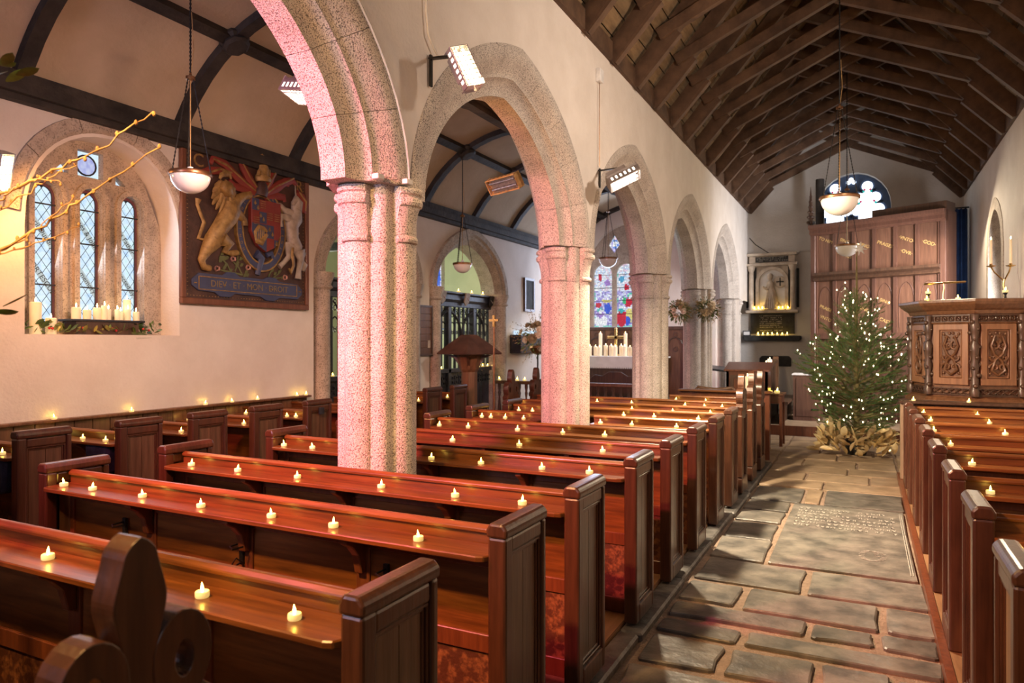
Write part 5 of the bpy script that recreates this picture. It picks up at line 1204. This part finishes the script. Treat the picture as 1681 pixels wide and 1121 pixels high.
for k in range(9): scribble(ins, -.26, .20-(.2 if k == 8 else 0), .41-.042*k-(.03 if k > 6 else 0), -.05, .02)
obj('inscription', ins, M['inkwhite'], bt, kind='stuff')
obj('ledge', MB().prism([(-.60,-.10),(-.55,-.14),(.55,-.14),(.60,-.10),(.60,-.02),(-.60,-.02)], (0,0,0), (1,0,0), (0,0,1), (0,1,0), -.24, 0), M['black'], mo, bevel=.015)
for k, x in enumerate((-.36,-.27,-.19,.15,.23,.34)): tea_light('lit tea light at the feet of the kneeling figure, %s along' % ORD[k], (-1.84+x, YE-.19, 2.3405), 'tea lights on the monument sill', 1.9)
for k in range(7): tea_light('lit tea light on the black ledge under the monument, %s along' % ORD[k], (-2.12+.10*k, YE-.19, 1.7805), 'tea lights on the monument ledge', 1.6)
sg_ = thing('sign', 'small framed white sign at the end of the black monument ledge', 'sign', (-2.36, YE-.20, 1.7805))
obj('card', MB().box(-.07,.07,0,.012,.0,.09), M['cloth_white'], sg_); obj('frame', MB().ring([(-.085,-.0),(.085,-.0),(.085,.11),(-.085,.11)], [(-.065,.015),(.065,.015),(.065,.09),(-.065,.09)], (0,-.004,0), (1,0,0), (0,0,1), (0,1,0), 0, .02), M['ebony'], sg_)
cb = MB(); cb.tube([(-1.31,YE-.021,3.56),(-1.28,YE-.021,3.62),(-1.10,YE-.021,3.62),(-1.04,YE-.021,3.55),(-1.03,YE-.021,.9)], .018, 6); tag(obj('cable', cb, M['plaster_grey'], smooth=60), 'painted conduit running down the wall beside the monument', 'cable')
cb = MB(); cb.tube([(-2.33,YE-.01,3.98),(-2.2,YE-.01,3.82),(-1.95,YE-.01,3.64),(-1.9,YE-.01,3.61)], .008, 5); tag(obj('cable', cb, M['iron'], smooth=60), 'dark wire sagging from the corner to the monument', 'cable')
tag(obj('floor_slab', MB().prism([(-.33,0),(.33,0),(.33,.18),(.28,.23),(-.28,.23),(-.33,.18)], (-1.78,YE-.05,1.10), (1,0,0), (0,0,1), (0,1,0), 0, .05), M['black'], bevel=.01), 'black slate slab fixed low on the wall below the monument', 'slab')
# ------------------------------------------------------------------ chancel furniture
def desk_legs(t, x0, x1, y0, y1, z, w_, m):
    for x in (x0, x1-w_):
        for y in (y0, y1-w_): obj('leg', MB().prism([(0,0),(w_,0),(w_,w_),(0,w_)], (x,y,0), (1,0,0), (0,1,0), (0,0,1), 0, z), m, t)
tbv = thing('side_table', 'small brown side table with a drawer holding candles at the end of the pews', 'table', (-1.36, 11.9, .0))
obj('top', MB().box(-.22,.22,-.22,.22,.80,.83), M['oak'], tbv, bevel=.006); obj('apron', MB().box(-.19,.19,-.19,.19,.68,.80), M['pew_rail'], tbv)
dr = obj('drawer', MB().box(-.14,.14,-.197,-.19,.70,.785), M['oak'], tbv); obj('knob', MB().ball((0,-.21,.745), .014), M['brass'], dr); desk_legs(tbv, -.20,.20,-.20,.20,.68,.045,M['pew_rail'])
pillar_candle('tall ivory candle on the small side table', (-1.49, 11.83, .831), .03, .24, 'candles by the poppyhead ends', lit=False)
for k, x in enumerate((-1.36,-1.25)): tea_light('lit tea light in a jar on the small side table, %s the tall candle' % ('near' if k == 0 else 'away from'), (x, 11.82, .8305), 'tea lights on the side table', 2.0)
sc = thing('pew_screen', 'low wooden screen closing the pew block, with two candles on top', 'screen', (-1.15, 9.98, .05))
obj('panel', MB().box(-1.2,0,0,.03,0,.90), M['pew_rail'], sc); obj('shelf', MB().box(-1.22,.02,-.06,.14,.90,.925), M['pew_x'], sc, bevel=.004)
for k, x in enumerate((-1.44,-1.27)): pillar_candle('lit ivory pillar candle on the pew screen, %s the aisle' % ('further from' if k == 0 else 'next to'), (x, 10.02, .976), .032, .20, 'candles by the poppyhead ends')
pd = thing('prayer_desk', 'carved reddish prayer desk behind the poppyhead pew ends', 'desk', (-1.60, 11.05, .0))
obj('front', MB().box(-.30,.30,0,.04,0,1.22), M['pew_rail'], pd)
pa_ = MB().ring([(-.24,.62),(.24,.62),(.24,1.14),(-.24,1.14)], [(-.19,.67),(.19,.67),(.19,1.09),(-.19,1.09)], (0,-.015,0), (1,0,0), (0,0,1), (0,1,0), 0, .02)
for i in range(4): a = i*pi/2+pi/4; pa_.ring([(.07*cos(a)+.07*cos(j*pi/6), .88+.07*sin(a)+.07*sin(j*pi/6)) for j in range(12)], [(.07*cos(a)+.05*cos(j*pi/6), .88+.07*sin(a)+.05*sin(j*pi/6)) for j in range(12)], (0,-.012,0), (1,0,0), (0,0,1), (0,1,0), 0, .015)
obj('carved_panel', pa_, M['oak_dark'], pd); obj('sloping_top', MB().prism([(0,1.20),(.40,1.30),(.40,1.33),(-.03,1.225),(-.03,1.20)], (0,0,0), (0,1,0), (0,0,1), (1,0,0), -.33, .33), M['pew_rail'], pd); obj('side', MB().box(-.30,-.26,0,.36,0,1.2).box(.26,.30,0,.36,0,1.2), M['pew_rail'], pd)
chv = thing('armchair', 'wooden armchair with a curved top rail behind the last pew', 'chair', (-1.95, 10.40, .0))
obj('top_rail', MB().tube([(-.30,0,.80),(-.29,-.0,.93),(-.24,.0,.985),(-.12,.0,.965),(.0,0,.955),(.12,0,.965),(.24,.0,.985),(.29,0,.93),(.30,0,.80)], .024, 8), M['oak'], chv, smooth=50)
obj('seat', MB().box(-.28,.28,0,.45,.42,.46), M['oak'], chv); 
for x in (-.30,.30): obj('leg', MB().bar((x*.9,.42,0),(x*.9,.42,.66),.04,.04), M['oak'], chv); obj('leg', MB().bar((x,0,0),(x,0,.82),.04,.04), M['oak'], chv); obj('arm', MB().bar((x*.96,0,.68),(x*.92,.44,.66),.05,.03), M['oak'], chv)
sp_ = MB()
for k in range(5): sp_.bar((-.2+.1*k,0,.46),(-.2+.1*k,0,.96),.02,.02)
obj('spindle', sp_, M['oak'], chv)
dd = thing('choir_desk', 'black sloping choir desk with a row of yellow tea lights', 'desk', (-2.45, 13.7, .15))
obj('sloping_top', MB().prism([(-.40,1.0),(.36,.93),(.36,.96),(-.40,1.04)], (0,0,0), (1,0,0), (0,0,1), (0,1,0), -.62, .62), M['ebony'], dd, bevel=.006)
for y in (-.58,-.2,.2,.54): obj('support', MB().box(.22,.27,y,y+.05,0,.95), M['ebony'], dd)
obj('front_board', MB().box(-.35,-.32,-.6,.6,0,1.0), M['ebony'], dd)
for k in range(6): tea_light('lit tea light along the black choir desk, %s from the flowers' % ORD[k], (-2.13, 13.18+.19*k, 1.118), 'tea lights on the choir desk', 1.8)
sb_ = thing('choir_stall', 'dark choir stall front with slender slats beside the monument', 'stall', (-1.66, 12.98, .0))
obj('top_rail', MB().bar((0,0,1.05),(0,2.5,1.26),.09,.05), M['oak_dark'], sb_); obj('end_post', MB().box(-.05,.05,2.45,2.55,.155,1.34), M['oak'], sb_); obj('end_post', MB().box(-.05,.05,-.05,.05,0,1.06), M['oak_dark'], sb_)
for k in range(9): y = .25+.25*k; obj('slat', MB().box(-.02,.02,y-.03,y+.03,.42,1.03+.084*y), M['oak_dark'], sb_)
obj('bench', MB().box(.05,.42,.50,2.4,.52,.56), M['oak_dark'], sb_); obj('bench_front', MB().box(.28,.32,.50,2.4,.155,.52), M['oak_dark'], sb_); obj('lower_board', MB().box(-.03,.03,.4,2.45,.155,.45), M['oak_dark'], sb_)
for k in range(3): pillar_candle('small lit candle on the choir stall rail, %s along' % ORD[k], (-1.66, 13.9+.28*k, 1.155+.0236*k), .04, .10, 'candles on the choir stall')
cp_ = thing('cupboard', 'red-brown cupboard with a white cloth beside the fir tree', 'cupboard', (-.97, 14.55, .15))
obj('body', MB().box(-.26,.24,-.2,.25,0,.86), M['organ'], cp_); obj('cloth', MB().box(-.28,.26,-.22,.27,.86,.885), M['cloth_white'], cp_)
dr = obj('door', MB().box(-.21,.19,-.212,-.2,.08,.80), M['organ'], cp_, bevel=.004); obj('hinge', MB().box(.06,.19,-.22,-.212,.56,.59).box(.06,.19,-.22,-.212,.2,.23), M['iron'], dr)
# ------------------------------------------------------------------ organ case with gilded words
OA = math.atan2(14.2-15.18, 1.25+.98)
oc = thing('organ_case', 'tall panelled wooden case with gold lettering behind the fir tree', 'cabinet', (-.98, 15.18, .15), OA)
OL, OH = 2.43, 3.80
obj('corner_post', MB().box(0,.10,0,.10,0,OH), M['organ'], oc, bevel=.01); obj('corner_post', MB().box(OL-.10,OL,0,.10,0,OH+.02), M['organ'], oc, bevel=.01)
obj('cornice', MB().prism([(.0,3.60),(-.05,3.64),(-.04,3.70),(-.10,3.74),(-.10,3.80),(.12,3.80),(.12,3.60)], (0,0,0), (0,1,0), (0,0,1), (1,0,0), 0, OL), M['organ'], oc)
obj('middle_rail', MB().prism([(.02,2.68),(-.05,2.70),(-.02,2.76),(-.08,2.80),(-.08,2.85),(.08,2.85),(.08,2.68)], (0,0,0), (0,1,0), (0,0,1), (1,0,0), .08, OL-.08), M['oak_dark'], oc)
obj('lower_rail', MB().box(.08,OL-.08,.0,.08,1.55,1.66), M['organ'], oc); obj('backing', MB().box(.08,OL-.08,.075,.09,0,3.62), M['organ'], oc); obj('side_return', MB().box(0,.04,.1,.9,0,3.3), M['organ'], oc); obj('side_return', MB().box(OL-.04,OL,.1,.5,0,3.8), M['organ'], oc)
obj('rear_box', MB().box(1.15,OL-.02,.10,.5,3.62,3.96), M['oak_dark'], oc)
pw = (OL-.2)/6
for k in range(7):
    obj('stile', MB().box(.1+pw*k-.03,.1+pw*k+.03,.02,.076,.0,3.62), M['organ'], oc)
OT = {(0,1):[('TO HIM',.32)], (1,1):[('PRAISES',-.04),('SING',.26)], (2,1):[('·SING·',.12)], (3,1):[('PRAISES',.10)], (4,1):[('·VNTO·',.16),('·OVR·',-.10)], (5,1):[('·GOD·',.04)], (0,0):[('PRAISE',.0),('VNTO',-.22)], (3,0):[('SING',.10),('CAST',-.3)], (4,0):[('·KING·',-.02)], (2,0):[('SING',-.05)], (1,0):[('OVR',.0)]}
for k in range(6):
    for j, (z0, z1) in enumerate(((1.66,2.68),(2.85,3.60))):
        x0, x1 = .13+pw*k, .07+pw*(k+1)
        p_ = obj('panel', MB().box(x0,x1,.055,.074,z0,z1), M['organ_panel'], oc)
        if j == 0:
            a_ = [((x0+x1)/2+(x1-x0)*.40*(-1+i/6), z1-.36+arch_z(-1+i/6,.26)) for i in range(13)]
            obj('arched_bead', MB().tube([(x,.052,z) for x, z in [((x0+x1)/2-(x1-x0)*.40, z0+.1)]+a_+[((x0+x1)/2+(x1-x0)*.40, z0+.1)]], .007, 5), M['organ'], p_)
        for body, dz in OT.get((k, j), []):
            text('lettering', body, M['gold'], p_, ((x0+x1)/2, .053, (z0+z1)/2+dz*.9-.02), frot('y', -24), .086, .001)
    obj('lower_panel', MB().box(.13+pw*k,.07+pw*(k+1),.055,.074,.1,1.52), M['organ'], oc)
pk = thing('carved_pinnacle', 'dark crocketed wooden pinnacle on the corner of the lettered case', 'ornament', (-.98, 15.30, 3.96))
cn_ = MB()
for k in range(6):
    z = .08+k*.105; s_ = 1-k*.13
    for a in range(4): cn_.ball((.055*s_*cos(a*pi/2+.4), .055*s_*sin(a*pi/2+.4), z), .034*s_, 6, 4)
obj('shaft', MB().lathe([(.05,0),(.045,.1),(.03,.5),(.004,.80)], 6), M['oak_dark'], pk); obj('crocket', cn_, M['oak_dark'], pk, smooth=60)
rpz = MB(); rpz.lathe([(.085,0),(.085,4.87)], 14); t_ = tag(obj('timber_post', rpz, M['beam'], smooth=40), 'round dark post standing behind the lettered case against the window', 'post'); t_.location = (-.84, 15.9, .15)
cv = MB(); n = 40; prof = [(1.22+.50*i/n, 15.6+.05*sin(i*1.15)) for i in range(n+1)]
cv.prism(prof+[(x, y+.02) for x, y in prof[::-1]], (0,0,0), (1,0,0), (0,1,0), (0,0,1), .16, 4.15)
ct_ = thing('blue_shade', 'dark blue sheet standing in for blue-lit shade in the corner beyond the pulpit', 'blue_shade', (1.47, 15.6, .16)); obj('shade_sheet', cv, M['blue_shade'], ct_, smooth=60, world=True); obj('rail', MB().tube([(1.18,15.6,4.17),(1.74,15.6,4.17)], .015, 8), M['iron'], ct_, world=True)  # sheet and rail added where a shadowed corner is lit blue
# ------------------------------------------------------------------ fir tree
TB = (-.12, 11.4, 0)
tree = thing('fir_tree', 'fir tree hung with white lights beside the pulpit', 'tree', TB)
obj('trunk', MB().tube([(0,0,.02),(.01,.0,.8),(-.01,0,1.6),(.01,0,2.3),(.005,0,2.96)], [.05,.042,.03,.018,.008], 8), M['bark'], tree, smooth=60)
obj('tub', MB().lathe([(.12,0),(.14,.02),(.15,.22),(.14,.22),(.13,.2)], 14), M['iron'], tree)
def branch_proto(seed, twn):
    rd_ = random.Random(seed); w_, nd = MB(), MB()
    def needles(p, q, n, ln):
        d = (q-p); dn = d.normalized(); s = dn.cross(Vector((0,0,1))).normalized(); u = s.cross(dn)
        for i in range(n):
            b = p+d*(i+rd_.random())/n; a = rd_.uniform(-.5, pi+.5); o_ = s*cos(a)+u*sin(a)*.7
            e = b+o_*ln*rd_.uniform(.75,1.1)+dn*ln*.7; h_ = dn*.0036
            nd.add([b-h_, b+h_, e], [(0,1,2)])
    pts = [Vector((0,0,0)),Vector((.35,rd_.uniform(-.02,.02),.05)),Vector((.7,rd_.uniform(-.03,.03),.12)),Vector((1,rd_.uniform(-.03,.03),.24))]
    w_.tube(pts, [.016,.011,.007,.003], 5)
    def at(t): k = min(2, int(t*3)); return pts[k].lerp(pts[k+1], t*3-k)
    for i in range(12): needles(at(i/12), at((i+1)/12), 26, .036)
    for i in range(twn):
        t = .14+.82*i/twn; sg = 1 if i % 2 else -1; b = at(t); l = (.40*(1-t)+.10)*rd_.uniform(.8,1.15)
        d = Vector((.75, sg*.75, rd_.uniform(-.22,.22))).normalized(); m_ = b+d*l*.5; e = b+d*l+Vector((0,0,.05*l))
        w_.tube([b,m_,e], [.005,.004,.002], 4); needles(b, m_, int(95*l)+8, .034); needles(m_, e, int(95*l)+8, .032)
        if l > .2:
            for s2 in (-1, 1): d2 = (d+Vector((.3,s2*.6,.0))).normalized(); q0 = b+d*l*.45; q1 = q0+d2*l*.45; w_.tube([q0,q1], [.003,.002], 4); needles(q0, q1, 26, .031)
    return mesh('branch', w_, M['bark']), mesh('needles', nd, M['needle'])
bp = [branch_proto(s, n) for s, n in ((1,10),(2,12),(3,9),(4,11))]
rt = random.Random(5); tips = []
z = .34; k = 0
while z < 2.34:
    f = 1-(z-.30)/2.1; R = (.66+.36*(z-.34)/.5) if z < .84 else 1.0*(1-(z-.84)/1.75)**.9
    n = int(7+6*f)
    for i in range(n):
        a = 2*pi*(i+rt.random()*.6)/n+k*.7; l = R*rt.uniform(.78,1.12); up = radians(6+34*(1-f)+rt.uniform(-6,12))
        bm_, nm_ = rt.choice(bp); zz = z+rt.uniform(-.06,.06)
        o = link('branch', bm_, tree, (.02*cos(a), .02*sin(a), zz), (rt.uniform(-.3,.3), -up, a), (l, l*.95 if l > .5 else l*1.1, l))
        nn = link('needles', nm_, o); nn['kind'] = 'stuff'
        for q in range(3): t_ = rt.uniform(.45, 1.0); tips.append((l*t_*cos(a)*cos(up)+rt.uniform(-.06,.06), l*t_*sin(a)*cos(up)+rt.uniform(-.06,.06), zz+l*t_*(sin(up)+.24*t_*t_)+.02))
    z += .16+.02*f; k += 1
fl_ = thing('fairy_lights', 'string of small warm white lights wound over the fir tree', 'lights', (TB[0], TB[1], .5))
bulb = mesh('bulb', MB().lathe([(.001,-.012),(.007,-.004),(.0085,.004),(.005,.012),(.001,.016)], 7), M['fairy'], True)
rt.shuffle(tips); tips = [t for t in tips if t[1] < .35 and (t[2] < 1.9 or rt.random() < .5)][:165]
for t in tips: link('bulb', bulb, fl_, (t[0], t[1], t[2]-.5))
wr = MB(); ts = sorted(tips, key=lambda t: t[2]); 
for k in range(0, len(ts)-1, 3):
    p, q = Vector(ts[k])-Vector((0,0,.5)), Vector(ts[k+1])-Vector((0,0,.5))
    if (p-q).length < .45: wr.tube([p, (p+q)/2-Vector((0,0,.04)), q], .0025, 4)
obj('wire', wr, M['leaf'], fl_, kind='stuff')
sr = MB(); n = 8
for s in (-1, 1):
    c0 = (0, s*.022, 0)
    for k in range(2*n):
        a0, a1 = pi*k/n, pi*(k+1)/n; r0, r1 = (.105, .040) if k % 2 == 0 else (.040, .105)
        sr.add([c0, (r0*sin(a0), 0, r0*cos(a0)), (r1*sin(a1), 0, r1*cos(a1))], [(0,1,2)])
so = tag(obj('tree_star', sr, M['white']), 'white eight pointed star on the tip of the fir tree', 'star'); so.location = (TB[0]+.05, TB[1]-.03, 3.0); so.rotation_euler = (0,.15,.2)
gg = thing('gold_leaf_wreath', 'wreath of big gold sprayed leaves around the foot of the fir tree', 'wreath', (TB[0], TB[1], .0))
gm = [leaf_mesh('leaf', .19, .092, M['goldleaf'], .22, .35), leaf_mesh('leaf', .16, .08, M['goldleaf'], -.1, .3), leaf_mesh('leaf', .21, .095, M['goldleaf'], .05, .45)]
for k in range(210):
    a = rt.uniform(0, 2*pi); r = rt.uniform(.24, .52); ph = a+rt.uniform(-1.3, 1.3); zz = rt.uniform(.015, .36)*(1.15-1.5*(r-.24))
    link('leaf', rt.choice(gm), gg, (r*cos(a), r*sin(a)*.8, zz+.02), (rt.uniform(-.9,.9), -rt.uniform(.0,1.25), ph), rt.uniform(.8,1.15))

# ------------------------------------------------------------------ pulpit
PX, PY, PR = 1.2, 10.5, .70
def pv(deg, r=PR): return Vector((PX+r*cos(radians(deg)), PY+r*sin(radians(deg)), 0))
pu = thing('pulpit', 'carved oak pulpit with vine scroll panels beside the fir tree', 'pulpit', (PX, PY, .05))
angs = [175.9, 220.9, 265.9, 310.9]
def ringpoly(r):
    p = [pv(a, r) for a in angs]; out = [(v.x, v.y) for v in p]
    xr = XR-.03; out = [(min(x, xr), y) for x, y in out]
    return out+[(xr, PY-.25), (xr, PY+.62), (PX-.5*r/PR, PY+.62)]
def tier(name, prof, m=M['oak'], bevel=0):
    mb = MB(); n = 7
    for r, z in prof: mb.v += [(x, y, z) for x, y in ringpoly(r)]
    q_ = len(prof)
    mb.f = [(i*n+j, i*n+(j+1)%n, (i+1)*n+(j+1)%n, (i+1)*n+j) for i in range(q_-1) for j in range(n)]+[tuple(range(n-1,-1,-1)), tuple((q_-1)*n+j for j in range(n))]
    mb.c = [None]*len(mb.f)
    return obj(name, mb, m, pu, world=True, bevel=bevel)
tier('body', [(PR-.05,.95),(PR-.05,1.98)]); tier('cornice', [(PR-.02,1.98),(PR+.0,2.02),(PR+.03,2.04),(PR+.09,2.09),(PR+.11,2.12),(PR+.11,2.145),(PR+.08,2.155)], M['oak'])
tier('base_mould', [(PR+.03,.90),(PR+.03,.94),(PR-.01,.97),(PR-.05,.99)]); tier('stem', [(.26,.05),(.26,.12),(.16,.20),(.16,.6),(.30,.75),(PR-.1,.90)], M['oak_dark'])
def face(i):
    a, b = pv(angs[i]), pv(angs[i+1]); u = (b-a).normalized(); L = (b-a).length; nrm = Vector((u.y, -u.x, 0))
    if nrm.dot(a-Vector((PX,PY,0))) < 0: nrm = -nrm
    return a, u, L, nrm
def onface(i, s, z, d=0): a, u, L, nr = face(i); return a+u*s+Vector((0,0,z))+nr*(d-.05)
for i in range(3):
    a, u, L, nr = face(i); O = a-nr*.05
    # frame and carved vine panel
    r_ = lambda x0,x1,z0,z1: [(x0,z0),(x1,z0),(x1,z1),(x0,z1)]
    fr_ = MB(); fr_.ring(r_(.075,L-.075,1.13,1.86), r_(.145,L-.145,1.21,1.79), O, u, (0,0,1), nr, 0, .035); fr_.ring(r_(.15,L-.15,1.215,1.785), r_(.165,L-.165,1.23,1.77), O, u, (0,0,1), nr, 0, .022)
    p_ = obj('panel_frame', fr_, M['oak_light'], pu, world=True, bevel=.005)
    vn = MB(); xm = L/2; W_ = L/2-.17
    P3 = lambda x, z, d=.024: onface(i, x, z, d)
    for s in (-1, 1):
        vn.tube([P3(xm+s*.0,1.25),P3(xm-s*W_*.75,1.31),P3(xm-s*W_*.35,1.43),P3(xm+s*W_*.45,1.50),P3(xm+s*W_*.8,1.60),P3(xm+s*W_*.4,1.72),P3(xm+s*.02,1.69)], [.015,.017,.017,.016,.015,.013,.008], 6)
        for cx_, cz_, r0, st in ((.48,1.34,.058,0),(.5,1.60,.062,2),(-.45,1.46,.05,3)):
            c = (xm+s*cx_*W_, cz_); vn.tube([P3(c[0]+s*r0*(1-.08*k)*cos(st+k*.62), c[1]+r0*(1-.08*k)*sin(st+k*.62)) for k in range(12)], [.014-.0006*k for k in range(12)], 5)
            for k in range(5): aa = k*1.257; vn.ball(P3(c[0]+.020*cos(aa), c[1]+.020*sin(aa), .012), .012, 6, 4)
            vn.ball(P3(c[0], c[1], .016), .010, 6, 4)
        for x, z in ((.85,1.27),(.9,1.46),(.85,1.74),(.15,1.57),(.15,1.36),(.62,1.71),(.2,1.75)): vn.ball(P3(xm+s*x*W_, z, .008), .019, 6, 4)
    obj('vine_carving', vn, M['oak'], p_, smooth=60, world=True)
    for nm, z, h in (('carved_frieze',1.925,.085),('lower_carved_band',1.05,.085)):
        fz = MB(); fz.ring(r_(.02,L-.02,z-h/2,z+h/2), r_(.025,L-.025,z-h/2+.01,z+h/2-.01), O, u, (0,0,1), nr, 0, .03)
        m_ = int(L/.075)
        for k in range(m_):
            x = L*(k+.5)/m_
            if nm == 'carved_frieze':
                fz.tube([onface(i, x+.027*cos(t*pi/5), z+.027*sin(t*pi/5), .02) for t in range(11)], .006, 4); fz.ball(onface(i, x, z, .018), .011, 6, 4)
                for t in range(4): fz.ball(onface(i, x+.036*cos(t*pi/2+pi/4), z+.033*sin(t*pi/2+pi/4), .012), .009, 5, 3)
            else:
                for s in (-1, 1): fz.tube([onface(i, x-.035, z+s*.025, .018), onface(i, x-.01, z-s*.005, .02), onface(i, x+.03, z-s*.028, .018)], .009, 5); fz.ball(onface(i, x, z+s*.026, .012), .009, 5, 3)
        obj(nm, fz, M['oak_dark'], pu, smooth=60, world=True)
    rope = MB(); rope.tube([onface(i, L*t/26, 1.872, .022) for t in range(27)], [.010 if t % 2 else .007 for t in range(27)], 5); obj('rope_mould', rope, M['oak'], pu, world=True)
for j in (0, 1, 2, 3):      # carved corner shafts with leaves and little figures
    c = pv(angs[j], PR-.035); 
    if c.x > XR-.05: c.x = XR-.06
    cs = MB(); cs.lathe([(.05,1.0),(.055,1.06),(.04,1.09),(.045,1.20),(.03,1.24),(.05,1.36),(.035,1.42),(.048,1.52),(.055,1.60),(.03,1.65),(.045,1.76),(.055,1.84),(.04,1.88),(.05,1.97)], 8, (c.x, c.y, 0))
    for k in range(22): z = 1.04+.042*k; a = k*2.4; cs.ball((c.x+.045*cos(a), c.y+.045*sin(a), z), .017+.006*(k % 3), 6, 4)
    obj('corner_carving', cs, M['oak_dark'], pu, smooth=60, world=True)
TZ = 2.156
lp = thing('reading_lamp', 'brass reading lamp with a long bar shade on the pulpit', 'lamp', (.86, 10.15, TZ-.001))
obj('stem', MB().tube([(0,0,.0),(0,0,.08),(.012,0,.16),(.006,.0,.22)], .008, 6), M['brass'], lp); obj('foot', MB().lathe([(.05,0),(.045,.012),(.012,.018)], 12), M['brass'], lp); obj('shade', MB().tube([(-.21,-.03,.205),(-.20,-.03,.21),(.235,.03,.228),(.245,.03,.233)], [.004,.020,.020,.004], 8, .6), M['brass'], lp, smooth=50)
for k, (x, y) in enumerate(((.70,10.12),(1.52,10.30))):
    t = thing('candle_stand', 'small dark turned candle stand on the pulpit rim, %s the brass lamp' % ('beside' if k == 0 else 'far from'), 'candle stand', (x, y, TZ-.001))
    obj('stand', MB().lathe([(.03,0),(.03,.008),(.014,.03),(.012,.06),(.026,.085),(.026,.09)], 10), M['ebony'], t); tea_light('lit tea light on the little dark stand %s the brass lamp' % ('beside' if k == 0 else 'far from'), (x, y, TZ+.0895), 'tea lights on the pulpit', 1.5)
for k, (x, y) in enumerate(((.68,10.02),(1.00,9.97))): tea_light('lit tea light on the pulpit rim, %s' % ('below the little dark stand' if k == 0 else 'past the brass lamp'), (x, y, TZ-.0005), 'tea lights on the pulpit', 1.4)
cd = thing('candelabrum', 'twisted brass candelabrum with two arms on the pulpit', 'candelabrum', (1.545, 10.55, TZ-.001))
obj('stem', MB().tube([(0,0,0),(.008,0,.1),(-.008,0,.2),(.0,0,.27)], [.016,.012,.013,.014], 7), M['brass'], cd, smooth=60); obj('foot', MB().lathe([(.06,0),(.055,.012),(.02,.02)], 12), M['brass'], cd)
for s, x in ((-1,-.14),(1,.07)):
    obj('arm', MB().tube([(0,0,.25),(x*.35,s*.01,.30),(x*.75,s*.02,.36),(x,s*.02,.43)], .009, 6), M['brass'], cd, smooth=60); obj('drip_pan', MB().lathe([(.012,.42),(.05,.435),(.055,.442),(.02,.446),(.014,.47)], 12, (x,s*.02,0)), M['brass'], cd)
    pillar_candle('tall lit candle on the %s arm of the brass candelabrum' % ('longer' if s < 0 else 'shorter'), (1.545+x, 10.55+s*.02, TZ+.4665), .017, .30, 'candles on the candelabrum', taper=True)

# ------------------------------------------------------------------ budding branches reaching in at the edge of the picture
tw = thing('branch_arrangement', 'arrangement of budding twigs reaching in beside the lancet window', 'branches', (-2.62, 1.17, PZ))
obj('stand', MB().tube([(0,0,0),(0,0,1.62)], .02, 8), M['iron'], tw); obj('foot', MB().lathe([(.07,0),(.065,.02),(.02,.03)], 12), M['iron'], tw); obj('pot', MB().lathe([(.05,1.60),(.12,1.66),(.14,1.78),(.13,1.78),(.11,1.68)], 16), M['bronze'], tw, smooth=40)
def twig(pts, r0, seed):
    rd_ = random.Random(seed); P_ = [Vector(p) for p in pts]; out = []
    for a, b in zip(P_, P_[1:]):
        for k in range(6): out.append(a.lerp(b, k/6)+Vector((rd_.gauss(0,.004), rd_.gauss(0,.004), rd_.gauss(0,.004))))
    out.append(P_[-1]); n = len(out)
    mb = MB().tube(out, [r0*(1-.72*i/n)*(1.28 if i % 3 == 0 else .92) for i in range(n)], 6)
    for i in range(4, n, 2): mb.ball(out[i]+Vector((rd_.uniform(-.008,.008),0,rd_.uniform(-.008,.008))), r0*.95, 5, 4, 1.5)
    o = obj('twig', mb, M['twig'], tw, smooth=60, world=True); return o
r0 = (-2.62, 1.17, 1.80)
TWE = [[(-2.589,1.159,2.062),(-2.426,1.24,2.11),(-2.273,1.318,2.187),(-2.144,1.383,2.254),(-1.996,1.457,2.372)], [(-2.589,1.159,1.881),(-2.426,1.24,1.938),(-2.281,1.314,2.034),(-2.17,1.37,2.116),(-1.982,1.464,2.257)], [(-2.589,1.159,1.881),(-2.426,1.24,1.934),(-2.315,1.296,2.005),(-2.218,1.345,2.106)], [(-2.589,1.159,1.995),(-2.426,1.24,2.062),(-2.324,1.292,2.139),(-2.213,1.348,2.202)], [(-2.589,1.159,1.842),(-2.426,1.24,1.919),(-2.307,1.301,1.967),(-2.204,1.352,2.011)], [(-2.529,1.189,2.034),(-2.426,1.24,2.10),(-2.341,1.283,2.156),(-2.255,1.327,2.148)]]
for k, e in enumerate(TWE): twig([r0]+e, .0062 if k < 2 else .0042, k)
for k, (b, s) in enumerate((((-2.36,1.16,2.46),7),((-2.37,1.165,1.74),3))):
    twig([r0, (-2.50,1.14,2.0 if k == 0 else 1.6), b], .005, 20+k)
    for j in range(s): link('leaf', lf[0], tw, (b[0]+2.62+.03*(j % 3), b[1]-1.17+.012*j, b[2]-PZ+.018*(j % 4)-.02), (random.uniform(-.6,.6), random.uniform(-.6,.3), random.uniform(-.4,1.2)), .95)
